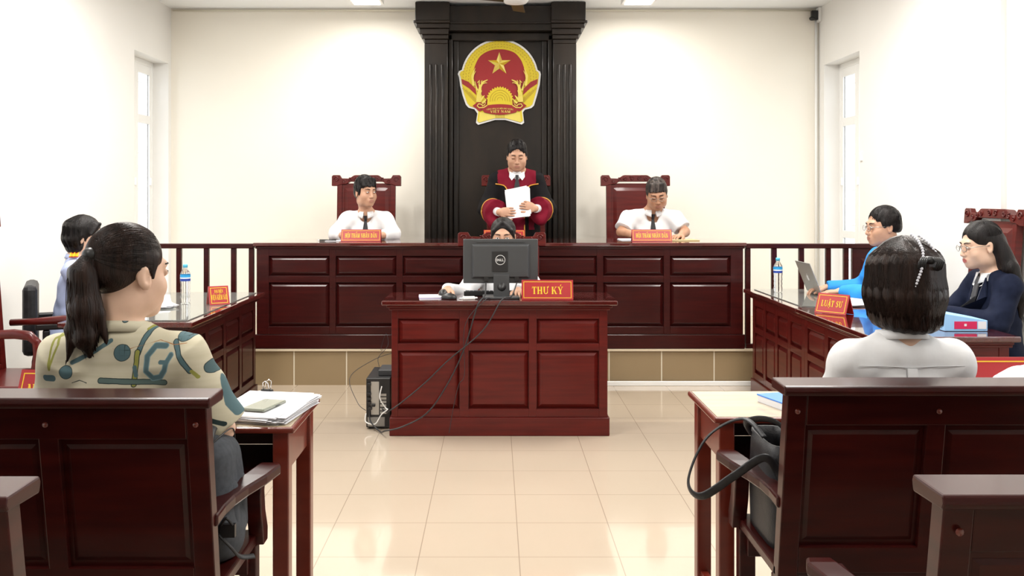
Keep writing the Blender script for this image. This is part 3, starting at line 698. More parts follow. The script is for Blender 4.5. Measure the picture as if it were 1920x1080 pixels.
def nets(F, A):
    F = F.astype(np.float32); F[np.abs(F) < 1e-7] = 1e-7
    sg = F < 0; nx, ny, nz = F.shape
    cnt = np.zeros((nx-1, ny-1, nz-1), np.int16); acc = np.zeros((3, nx-1, ny-1, nz-1), np.float32)
    for ax in range(3):
        s0 = [slice(None)]*3; s1 = [slice(None)]*3; s0[ax] = slice(0, -1); s1[ax] = slice(1, None)
        cr = sg[tuple(s0)] != sg[tuple(s1)]
        I = np.nonzero(cr)
        fa = F[tuple(s0)][I]; fb = F[tuple(s1)][I]; t = fa/(fa-fb)
        pos = [A[i][I[i]].astype(np.float32) for i in range(3)]
        pos[ax] = pos[ax]+t*(A[ax][I[ax]+1]-A[ax][I[ax]])
        o = [i for i in range(3) if i != ax]
        for da in (0, 1):
            for db in (0, 1):
                J = [I[0].copy(), I[1].copy(), I[2].copy()]; J[o[0]] -= da; J[o[1]] -= db
                ok = (J[0] >= 0) & (J[1] >= 0) & (J[2] >= 0) & (J[0] < nx-1) & (J[1] < ny-1) & (J[2] < nz-1)
                Jk = tuple(j[ok] for j in J)
                np.add.at(cnt, Jk, 1)
                for c in range(3): np.add.at(acc[c], Jk, pos[c][ok])
    idx = np.full(cnt.shape, -1, np.int64); M = cnt > 0; idx[M] = np.arange(M.sum())
    V = np.stack([acc[c][M]/cnt[M] for c in range(3)], 1); Q = []
    for ax in range(3):
        s0 = [slice(None)]*3; s1 = [slice(None)]*3; s0[ax] = slice(0, -1); s1[ax] = slice(1, None)
        I = np.nonzero(sg[tuple(s0)] != sg[tuple(s1)]); o = [(ax+1) % 3, (ax+2) % 3]
        ok = (I[o[0]] > 0) & (I[o[1]] > 0) & (I[o[0]] < [nx, ny, nz][o[0]]-1) & (I[o[1]] < [nx, ny, nz][o[1]]-1)
        I = [i[ok] for i in I]
        def g(a, b):
            J = [i.copy() for i in I]; J[o[0]] -= a; J[o[1]] -= b; return idx[tuple(J)]
        q = np.stack([g(1, 1), g(0, 1), g(0, 0), g(1, 0)], 1); inside = sg[tuple(I)]
        q[~inside] = q[~inside][:, ::-1]; Q.append(q)
    return V, np.concatenate(Q)
def fcen(V, Q): return V[Q].mean(1)

class Head:
    """frame: +x person's right, +y face, +z up; origin at eye level between the ears"""
    def __init__(s, c, yaw=0, pitch=0, roll=0, sc=1.0):
        s.M = Matrix.Translation(c) @ Matrix.Rotation(math.radians(yaw), 4, 'Z') @ Matrix.Rotation(-math.radians(pitch), 4, 'X') @ Matrix.Rotation(math.radians(roll), 4, 'Y')
        s.R = np.array(s.M.to_3x3()); s.sc = sc; s.c = np.array(c, float)
    def p(s, x, y, z): return tuple(s.M @ (Vector((x, y, z))*s.sc))
    def ell(s, V, c, r, k=.02, sub=False): V.ell(s.p(*c), [a*s.sc for a in r], s.R, k*s.sc, sub)
    def cap(s, V, a, b, ra, rb=None, k=.02, sub=False): V.cap(s.p(*a), s.p(*b), ra*s.sc, (ra if rb is None else rb)*s.sc, k*s.sc, sub)
    def loc(s, Pts): return ((Pts-s.c) @ s.R)/s.sc
def head_volume(V, H, fem=0, jaw=1.0):
    H.ell(V, (0, -.014, .036), (.077, .094, .082))
    H.ell(V, (0, .022, -.030), (.069*jaw, .066, .078), .03)
    H.ell(V, (0, .045, -.072), (.050*jaw, .044, .038), .03)
    H.ell(V, (0, .068, -.099), (.024, .018, .015), .028)
    for s in (-1, 1):
        H.ell(V, (s*.040, .056, -.036), (.026, .026, .028), .02)
        H.ell(V, (s*.046*jaw, .0, -.075), (.018, .04, .03), .03)
    H.cap(V, (-.034, .078, .022), (.034, .078, .022), .011, None, .02)
    for s in (-1, 1): H.ell(V, (s*.031, .096, .001), (.019, .013, .012), .012, True)
    H.cap(V, (0, .087, .012), (0, .103, -.034), .0065, .0105, .014)
    H.ell(V, (0, .103, -.038), (.0115, .010, .009), .008)
    for s in (-1, 1):
        H.ell(V, (s*.0125, .096, -.041), (.0075, .009, .007), .006)
        H.ell(V, (s*.031, .083, .000), (.0155, .0085, .0105), .004)
    H.ell(V, (0, .081, -.066), (.028, .016, .018), .014)
    H.cap(V, (-.017, .0905, -.0655), (.017, .0905, -.0655), .0046, None, .009); H.cap(V, (-.014, .0905, -.075), (.014, .0905, -.075), .0052, None, .009)
    H.cap(V, (-.022, .0995, -.0702), (.022, .0995, -.0702), .0022, None, .003, True)
    for s in (-1, 1):
        Re = Matrix.Rotation(math.radians(-s*18), 3, 'Z') @ Matrix.Rotation(math.radians(12), 3, 'X')
        V.ell(H.p(s*.077, -.008, -.012), [a*H.sc for a in (.008, .019, .032)], H.R @ np.array(Re), .007)
        H.ell(V, (s*.084, -.002, -.008), (.006, .010, .018), .005, True)
def surf(V, H, x, z, y0=.14):
    y = y0
    for _ in range(60):
        dd = V.at(H.p(x, y, z))
        if dd < .0004: break
        y -= max(dd*.8, .0004)
    return y
def hand(V, w, d, nrm, side, curl=25, sc=1.0, thumb=40, spread=1.0):
    """w wrist, d finger direction, nrm back-of-hand normal, side: sign of the thumb along d x nrm"""
    w, d, nrm = Vector(w), Vector(d).normalized(), Vector(nrm).normalized(); nrm = (nrm-d*nrm.dot(d)).normalized(); s = d.cross(nrm).normalized()*side
    R = np.array([list(s), list(d), list(nrm)]).T
    V.ell(w+d*.045*sc, [.038*sc, .052*sc, .016*sc], R, .015)
    for i, (off, Ln, r) in enumerate(((.030, .072, .0085), (.010, .080, .009), (-.010, .074, .0085), (-.029, .058, .0075))):
        p = w+d*.082*sc+s*off*sc-d*abs(off-.005)*.25*sc; dd = (d+s*off*3*spread).normalized(); cu = curl*(1+.12*i)
        V.cap(w+d*.04*sc+s*off*.8*sc, p, r*1.15*sc, r*1.1*sc, .006)
        for j, f in enumerate((.45, .30, .25)):
            ang = math.radians(cu*(.7 if j == 0 else 1.0))
            dd = (Matrix.Rotation(-ang*1, 3, (dd.cross(nrm)).normalized()) @ dd) if False else (dd*math.cos(ang)-nrm_local(dd, nrm)*math.sin(ang)).normalized()
            q = p+dd*Ln*f*sc; V.cap(p, q, r*(1-.1*j)*sc, r*(.93-.1*j)*sc, .003); p = q
    a = math.radians(thumb); t0 = w+d*.018*sc+s*.022*sc; t1 = t0+(d*math.cos(a)+s*math.sin(a)-nrm*.2).normalized()*.042*sc; t2 = t1+(d*math.cos(a*.5)+s*math.sin(a*.5)-nrm*.3).normalized()*.032*sc; t3 = t2+(d*.95+s*.1-nrm*.35).normalized()*.024*sc
    V.chain([t0, t1, t2, t3], [.014*sc, .012*sc, .010*sc, .0085*sc], .006)
def nrm_local(d, n):
    n = Vector(n); n = n-Vector(d)*n.dot(Vector(d)); return n.normalized()

# ---------------------------------------------------------------- skin, cloth and hair materials
def skinmat(name, c, c2):
    m = mat(name, c, .5, 0, spec=.4); b = m.node_tree.nodes['Principled BSDF']; b.inputs['Subsurface Weight'].default_value = .06; b.inputs['Subsurface Radius'].default_value = (.02, .008, .004)
    return vary(m, c2, (14, 14, 14), 3)
SKA = skinmat('skin_warm', (.48, .27, .175), (.55, .315, .21)); SKB = skinmat('skin_light', (.62, .40, .29), (.68, .45, .33)); SKC = skinmat('skin_tan', (.42, .22, .13), (.49, .265, .165))
LIP = mat('lips', (.38, .175, .125), .5); LIPR = mat('lips_painted_red', (.45, .12, .10), .4)
EYW = mat('eye_white', (.72, .68, .64), .2); IRI = mat('iris_dark', (.012, .008, .006), .12)
def hairmat(name, c, c2, r=.38):
    m = mat(name, c, r, spec=.22); vary(m, c2, (60, 60, 5), 4, bump=.35, bscale=(260, 260, 14)); return m
HBLK = hairmat('hair_black', (.005, .004, .004), (.012, .009, .009)); HBRN = hairmat('hair_dark_brown', (.009, .005, .004), (.028, .014, .010), .36); HGRY = hairmat('hair_greying', (.02, .017, .016), (.10, .08, .07))
def cloth(name, c, c2=None, r=.8, sc=9, bump=.25):
    m = mat(name, c, r, spec=.25 if c[0]+c[2] > .3 else .08); vary(m, c2 or tuple(x*.93 for x in c), (sc, sc, sc), 3, bump=bump, bscale=(14, 14, 10)); return m
WSHIRT = cloth('white_shirt_cloth', (.77, .77, .78)); BSHIRT = cloth('pale_blue_shirt_cloth', (.50, .58, .86)); CYAN = cloth('bright_blue_shirt_cloth', (.030, .27, .70), (.024, .22, .62))
NAVY = cloth('navy_suit_cloth', (.008, .011, .026), (.011, .015, .034), .75, 30); ROBEK = cloth('black_robe_cloth', (.008, .007, .008), None, .7); MAROON = cloth('maroon_robe_cloth', (.17, .008, .022), None, .7)
GOLD = mat('gold_piping', (.60, .28, .03), .5); TIE = mat('black_tie_cloth', (.012, .012, .016), .6); TIEG = mat('grey_tie_cloth', (.05, .05, .055), .6)
TROU = cloth('dark_trouser_cloth', (.012, .012, .015)); SHOE = mat('black_shoe_leather', (.012, .012, .012), .35)
THREAD = mat('spectacle_metal', (.35, .33, .30), .3, metal=.8); LENS = mat('spectacle_lens', (1, 1, 1), .02, trans=1, ior=1.1)

# ---------------------------------------------------------------- people
def lerp(a, b, t): return tuple(a[i]+(b[i]-a[i])*t for i in range(3))
def folds(amp, f=38):
    return lambda X, Y, Z: amp*(np.sin(f*X+9*Z+3*np.sin(17*Z))*np.sin(f*.8*Z-f*.4*Y+2*np.sin(21*X)))
def hair_strands(paths, r=.0011):
    vs = []; fs = []
    for P in paths:
        b = len(vs); n = len(P)
        for i, p in enumerate(P):
            p = np.array(p); d = np.array(P[min(i+1, n-1)])-np.array(P[max(i-1, 0)]); d = d/(np.linalg.norm(d)+1e-9)
            a = np.cross(d, (.3, .9, .2)); a /= np.linalg.norm(a)+1e-9; c = np.cross(d, a); rr = r*(1 if i < n-1 else .3)
            for k in range(3): vs.append(p+rr*(a*math.cos(2.094*k)+c*math.sin(2.094*k)))
        for i in range(n-1):
            for k in range(3): fs.append((b+i*3+k, b+i*3+(k+1) % 3, b+i*3+3+(k+1) % 3, b+i*3+3+k))
    return np.array(vs), fs
def join(parts):
    V = []; F = []; Mi = []; o = 0
    for v, f, m in parts:
        V.append(np.asarray(v)); F += [[int(i)+o for i in q] for q in f]; o += len(v); Mi += (list(m) if hasattr(m, '__len__') else [m]*len(f))
    return np.concatenate(V), F, Mi
def collar(t, nb, r, fwd, material, spread=.05, z=.0, tilt=.25, name='collar', op=.35):
    """folded shirt collar round the neck; fwd = forward angle in degrees (90 = +y)"""
    m = MB(); n = 26; vs = []
    nb = Vector(nb)
    for i in range(n+1):
        u = -1+2*i/n; a = math.radians(fwd+180+u*(180-op*40)); f = abs(u)**3
        dx, dy = math.cos(a), math.sin(a); fz = -tilt*(.5+.5*math.cos(math.radians(180)*(1-abs(u))))*.09
        for rr, zz in ((r-.004, -.005), (r-.002, .028), (r+.004, .030), (r+.014+f*.012, .004-f*.030)):
            vs.append((nb.x+dx*rr, nb.y+dy*rr*1.05, nb.z+z+zz+fz*(1 if abs(u) > 0 else 0)))
    fs = [(i*4+k, i*4+k+1, i*4+5+k, i*4+4+k) for i in range(n) for k in range(3)]
    m.add(vs, fs, True); o = m.build(name, material, t)
    so = o.modifiers.new('thickness', 'SOLIDIFY'); so.thickness = .003; so.offset = 1
    return o
def person(label, loc, rz, J, H, skin, hairfn, hmat, outfit, legs='seated', fine=.0042, lip=LIP, eyes='open', brow=HBLK, fem=0, jaw=1.0, glasses=False, group=None):
    """J: nb neck base, ch chest, be belly, pe pelvis, sh/el/wr = (right, left) joints, hd = finger dirs, hn = hand normals"""
    t = thing('person', label, 'person', loc, rz)
    V = Vol(); head_volume(V, H, fem, jaw)
    nb = J['nb']; k = 1.0-.1*fem
    V.cap(H.p(0, -.028, -.065), nb, .056*k, .060*k, .03)
    ch, be, pe = J['ch'], J['be'], J['pe']
    V.ell(ch, (.155*k, .095*k, .16), None, .05); V.ell(be, (.13*k, .095*k, .14), None, .06); V.ell(pe, (.16, .115, .11), None, .06)
    for i, s in enumerate((1, -1)):
        sh, el, wr = J['sh'][i], J['el'][i], J['wr'][i]
        V.cap(nb, sh, .048*k, .050*k, .04); V.chain([sh, el, wr], [.050*k, .040*k, .027*k], .02)
        if J.get('hd') and J['hd'][i]: hand(V, wr, J['hd'][i], J['hn'][i], J['ts'][i], J.get('curl', (25, 25))[i], .95 if fem else 1.03)
    if legs == 'seated':
        kn = [(.11, pe[1]+.40, .49), (-.11, pe[1]+.40, .49)]; an = [(.12, pe[1]+.42, .07), (-.12, pe[1]+.42, .07)]
    else: kn = [(.10, pe[1]+.02, .49), (-.10, pe[1]+.02, .49)]; an = [(.11, pe[1]-.02, .07), (-.11, pe[1]-.02, .07)]
    for i, s in enumerate((1, -1)): V.chain([(s*.09, pe[1], pe[2]-.02), kn[i], an[i]], [.085, .055, .036], .03); V.cap(an[i], (an[i][0], an[i][1]+.12, .035), .034, .028, .02)
    hc = H.c; fines = [(hc-np.array([.10, .13, .13]), hc+np.array([.10, .13, .10]), fine)]
    for i in (0, 1):
        if J.get('hd') and J['hd'][i]:
            c = np.array(J['wr'][i])+np.array(Vector(J['hd'][i]).normalized())*.08; fines.append((c-.10, c+.10, .005))
    vs, qs = V.mesh(.016, fines)
    L_ = H.loc(fcen(vs, qs)); mi = np.zeros(len(qs), int)
    lipm = (np.abs(L_[:, 0]) < .021) & (L_[:, 1] > .082) & (((L_[:, 2]+.0702)/.0115)**2+(L_[:, 0]/.023)**2 < 1)
    mi[lipm] = 1
    parts = [(vs, qs, mi)]
    b = MB()
    for s in (-1, 1):
        if eyes == 'open':
            y = surf(V, H, s*.031, 0); b.mat(2); b.ell(H.p(s*.031, y-.0035, -.0005), [a*H.sc for a in (.0125, .0055, .0042)], H.M.to_3x3()).mat(3)
            gx = J.get('gaze', 0); b.ell(H.p(s*.031+gx, y-.0008, -.0003), [a*H.sc for a in (.0052, .0035, .0043)], H.M.to_3x3())
        pts = []
        for i in range(7):
            x = s*(.018+.027*i/6); z = (.0062 if eyes == 'open' else -.004)-((i-3)/3)**2*.0028*(1 if eyes == 'open' else -1)
            y = surf(V, H, x, z); pts.append(H.p(x, y+.0004, z))
        b.mat(3).tube(pts, .0011*H.sc if eyes == 'open' else .0014, 5)
    if eyes is None: b = MB()
    bvs = np.array(b.v) if b.v else np.zeros((0, 3))
    if b.v: parts.append((bvs, b.f, b.m))
    vv, ff, mm = join(parts)
    raw('body', vv, ff, [skin, lip, EYW, IRI], t, True, mm)
    m = MB()
    for s in (-1, 1):
        pts = []; rs = []
        for i in range(7):
            x = s*(.012+.036*i/6); z = .020+.005*math.sin(PI*i/6*.8); y = surf(V, H, x, z)
            pts.append(H.p(x, y+.0003, z)); rs.append((.0018+.0014*math.sin(PI*min(1, (i+1)/7)))*H.sc)
        mm_ = MB().tube(pts, .002, 6, rs=rs); mm_.build('eyebrow', brow, t)
    # legs' clothing
    Tv = Vol(); Tv.ell(pe, (.175, .13, .12), None, .05)
    for i, s in enumerate((1, -1)): Tv.cap((s*.09, pe[1], pe[2]-.02), kn[i], .098, .068, .04); Tv.cone(kn[i], (an[i][0], an[i][1], .10), .066, .052, .03)
    vs2, q2 = Tv.mesh(.016, disp=folds(.003)); raw('trousers', vs2, q2, outfit.get('legs', TROU), t, True)
    for i in (0, 1):
        MB().ell((an[i][0], an[i][1]+.06, .045), (.048, .135, .045)).build('shoe', SHOE, t)
    hairfn(t, H, V, hmat)
    outfit['top'](t, J, H, V, k, outfit)
    if glasses:
        g = MB(); yl = surf(V, H, 0, .004)+.004
        for s in (-1, 1):
            cx = s*.032; ring = [H.p(cx+.0215*math.cos(a), yl+.008-abs(math.cos(a)*.0 + s*.0)-.25*abs(cx+.0215*math.cos(a))*.6, -.004+.0155*math.sin(a)) for a in [2*PI*i/20 for i in range(21)]]
            g.tube(ring, .0016*H.sc, 5, False); g.tube([H.p(s*.0535, yl-.001, .0), H.p(s*.074, .055, .002), H.p(s*.081, -.005, .0)], .0016*H.sc, 5)
        g.tube([H.p(-.011, yl+.006, -.001), H.p(0, yl+.009, .001), H.p(.011, yl+.006, -.001)], .0015*H.sc, 5)
        go = g.build('glasses', THREAD, t)
        for s in (-1, 1): MB().ell(H.p(s*.032, yl+.003, -.004), [a*H.sc for a in (.0205, .001, .0148)], H.M.to_3x3()).build('lens', LENS, go)
    return t

# tops
def shirt_top(sleeve='long', material=WSHIRT, tie=None, colr=True, roll=0, pad=.012, parts=True, jacket=False):
    def f(t, J, H, BV, k, o):
        V = Vol(); nb, ch, be, pe = J['nb'], J['ch'], J['be'], J['pe']
        p = pad
        V.ell(ch, (.160*k+p, .10*k+p, .165+p), None, .06); V.ell(be, (.145*k+p, .105*k+p, .15), None, .08); V.ell((pe[0], pe[1], pe[2]+.02), (.165+p, .125+p, .10), None, .06)
        for i in (0, 1):
            sh, el, wr = J['sh'][i], J['el'][i], J['wr'][i]
            b0 = lerp(nb, sh, .22); V.cap((b0[0], b0[1], b0[2]-.006), sh, .046*k+p, .056*k+p, .05)
            if sleeve == 'short': V.cone(lerp(sh, el, -.05), lerp(sh, el, o.get('sl', .78)), .060*k+p, .058*k+p+.008, .04)
            else:
                V.cap(sh, el, .058*k+p, .050*k+p, .03)
                V.cone(el, lerp(el, wr, 1-roll if roll else .97), .050*k+p, (.038*k+p*.8), .03)
        nk = o.get('neck', 1.0)
        if o.get('neck'): V.cap(lerp(nb, J['sh'][0], .2), lerp(nb, J['sh'][1], .2), .048*k+p, None, .04)
        V.cone((nb[0], nb[1]+.004, nb[2]-(.01 if o.get('neck') else .09)), (nb[0]+(H.c[0]-nb[0])*.2, nb[1]+.012, nb[2]+.05), .058*k*nk, .062*k*nk, .012, True)
        Hr = o.get('h', .009); fd = folds(o.get('fold', .0035), o.get('ff', 34))
        vs, qs = V.mesh(Hr, disp=fd)
        so = raw('jacket' if jacket else 'shirt', vs, qs, material, t, True)
        fwd = 90
        if colr: collar(t, (nb[0]+(H.c[0]-nb[0])*.15, nb[1]+.008, nb[2]+.012), .064*k, fwd, WSHIRT if jacket else material, z=o.get('cz', 0))
        if tie:
            def fy(x, z):
                y = .4
                for _ in range(80):
                    dd = V.at((x, y, z))
                    if dd < .004: break
                    y -= max(dd*.8, .001)
                return y
            x0 = nb[0]; z0 = nb[2]-.012; m = MB(); prev = None
            vv = []
            prof = [(0, .016), (-.03, .012), (-.045, .011), (-.12, .022), (-.22, .030), (-.30, .032)]
            for dz, w in prof:
                z = z0+dz; y = max(fy(x0, z), fy(x0-.02, z), fy(x0+.02, z)) if dz < -.02 else max(fy(x0, z-.03), nb[1]+.07*k+.01)
                y += .006 + (.008 if dz > -.035 else 0)
                vv += [(x0-w, y-.003, z), (x0, y+.003, z), (x0+w, y-.003, z), (x0, y-.012, z)]
            fs = [(i*4+q, i*4+(q+1) % 4, i*4+4+(q+1) % 4, i*4+4+q) for i in range(len(prof)-1) for q in range(4)]+[(0, 1, 2, 3), tuple(len(vv)-4+q for q in range(4))]
            m.add(vv, fs); m.build('tie', tie, t)
        if o.get('extra'): o['extra'](t, J, H, V, k, so)
        return V
    return f

# hair
def mesh_hair(t, V, hm, strands=None, h=.0055, disp=None, name='hair', clip=None):
    vs, qs = V.mesh(h, disp=disp, clip=clip); parts = [(vs, qs, 0)]
    if strands and name == 'hair': strands = V.snap(strands)
    if strands: sv, sf = hair_strands(strands); parts.append((sv, sf, 0))
    v, f, m = join(parts); return raw(name, v, f, hm, t, True, m)
def hair_short(front=.045, top=.012, low=-.035, side=.0, part=0, bumpy=.003, fringe=0):
    def f(t, H, BV, hm):
        V = Vol()
        H.ell(V, (0, -.017, .040), (.083, .098, .082+top), .01)
        H.ell(V, (0, -.055, -.01), (.070, .062, .055), .02)
        for s in (-1, 1): H.ell(V, (s*.069, .008, .014), (.014, .03, .035+side), .012)
        H.ell(V, (0, .112, -.048), (.074, .088, .082+front), .007, True)
        for s in (-1, 1): H.ell(V, (s*.090, .004, -.030), (.024, .026, .036), .006, True)
        H.ell(V, (0, -.02, low-.10), (.14, .16, .085), .012, True)
        if fringe:
            for i in range(9):
                u = -1+2*i/8; H.cap(V, (u*.045, .05, .098), (u*.058+.008, .086-.012*u*u*1.5, .058-fringe*(1-.3*abs(u))), .016, .006, .01)
        R = H.R; c = H.c
        def dsp(X, Y, Z):
            x = ((X-c[0])*R[0, 0]+(Y-c[1])*R[1, 0]+(Z-c[2])*R[2, 0]); y = ((X-c[0])*R[0, 1]+(Y-c[1])*R[1, 1]+(Z-c[2])*R[2, 1]); z = ((X-c[0])*R[0, 2]+(Y-c[1])*R[1, 2]+(Z-c[2])*R[2, 2])
            return bumpy*np.sin(150*x+30*y)*np.sin(60*y+40*z+1.3)
        rnd = random.Random(11); st = []
        for i in range(520):
            ph = rnd.uniform(-PI, PI); th0 = rnd.uniform(.0, 1.75); q = np.array(sphere_pt(ph, th0, .083, .098, .082+top)); u = q+np.array((0, -0.0, 0))
            o_ = ((q[0])/.074)**2+((q[1]-.112)/.088)**2+((q[2]+.048)/(.082+front))**2
            e_ = ((abs(q[0])-.090)/.024)**2+((q[1]-.004)/.026)**2+((q[2]+.030)/.036)**2
            if o_ < 1.02 or e_ < 1.1 or q[2] < low-.005: continue
            ln = rnd.uniform(.012, .03); P = []
            for j in range(4):
                tt = j/3; a_ = th0+ln/.09*tt*(1 if q[1] > 0 or th0 > .9 else -.6); b_ = ph+.25*tt*(rnd.random()-.2); P.append(H.p(*sphere_pt(b_, a_, .084+.003*math.sin(PI*tt), .099+.003*math.sin(PI*tt), .083+top+.003*math.sin(PI*tt))))
            st.append(P)
        mesh_hair(t, V, hm, st, .0048, dsp)
    return f
def sphere_pt(phi, th, rx=.085, ry=.103, rz_=.095, c=(0, -.017, .040)):
    return (c[0]+rx*math.sin(th)*math.sin(phi), c[1]+ry*math.sin(th)*math.cos(phi), c[2]+rz_*math.cos(th))
def hair_bob(length=.20, flare=.0, face=62, curl=.015, n=420, partx=.0, thick=.020, tail_wave=.006, crown=1.0, extra=()):
    """hair hanging from the crown all round except the face opening (face = half opening in degrees from +y)"""
    def f(t, H, BV, hm):
        V = Vol(); rnd = random.Random(3)
        H.ell(V, (0, -.017, .040), (.084, .101, .093*crown), .01)
        H.ell(V, (0, .114, -.058), (.074, .088, .130), .008, True)
        nn = 17
        Hz = H.c[2]
        for i in range(nn):
            ph = math.radians(face+(360-2*face)*i/(nn-1)); sb = sphere_pt(ph, 1.55)
            back = (1-math.cos(ph))/2
            L0 = length*(.86+.2*back)+.008*math.sin(i*2.3)
            a = H.p(sb[0]*.76, (sb[1]+.017)*.76-.017, .05); A = Vector(a)
            out = Vector((A.x-H.c[0], A.y-H.c[1], 0)).normalized()
            B = A+Vector((0, 0, -L0*.55))+out*flare*.5; C = A+Vector((0, 0, -L0))+out*(flare-curl)-Vector((0, 0, 0))
            V.chain([A, B, C], [thick*H.sc*.9, thick*H.sc, thick*.6], .045)
        st = []
        for i in range(n):
            ph = math.radians(face-6+(372-2*face)*rnd.random()); g = rnd.random()
            P = []
            for j in range(6):
                th = .12+(1.5-.12)*j/5; q = sphere_pt(ph, th, .0855, .1035, .0965*crown); P.append(np.array(H.p(*q)))
            A = Vector(P[-1]); out = Vector((A.x-H.c[0], A.y-H.c[1], 0)).normalized(); L0 = length*(.80+.3*(1-math.cos(ph))/2)*(.9+.16*rnd.random())
            ww = rnd.random()*6
            A = A+(Vector(H.c)-A)*.04
            for j in range(1, 6):
                u = j/5; P.append(np.array(A+Vector((0, 0, -L0*u))+out*(flare*u-curl*u*u*1.1+.004*math.sin(ww+u*5))+Vector((tail_wave*math.sin(ww+4*u), tail_wave*math.cos(ww*2+3*u), 0))*u))
            if ph < math.radians(face+10) or ph > math.radians(350-face): P = P[3:]
            st.append(P)
        for q0, r0, sub in extra: (H.ell(V, q0, r0, .008, True) if sub else H.cap(V, q0[0], q0[1], r0[0], r0[1], .012))
        c = H.c
        def dsp(X, Y, Z): return .0011*np.sin(23*np.arctan2(Y-c[1], X-c[0])+22*Z)+.0007*np.sin(61*np.arctan2(Y-c[1], X-c[0])-30*Z)
        mesh_hair(t, V, hm, st, .0052, dsp)
    return f
def J_seated(zs=1.0, lean=.0, w=.165, el=((.24, .10, .78), (-.24, .10, .78)), wr=((.14, .34, .80), (-.14, .34, .80)), hd=((-.4, .9, -.1), (.4, .9, -.1)), hn=((0, 0, 1), (0, 0, 1)), cx=0, **kw):
    d = dict(nb=(cx, lean, zs+.045), ch=(cx*.8, lean*.75+.005, zs-.14), be=(cx*.3, lean*.35, .68), pe=(0, 0, .55), sh=((cx+w, lean, zs), (cx-w, lean, zs)), el=el, wr=wr, hd=hd, hn=hn, ts=(-1, 1))
    d.update(kw); return d
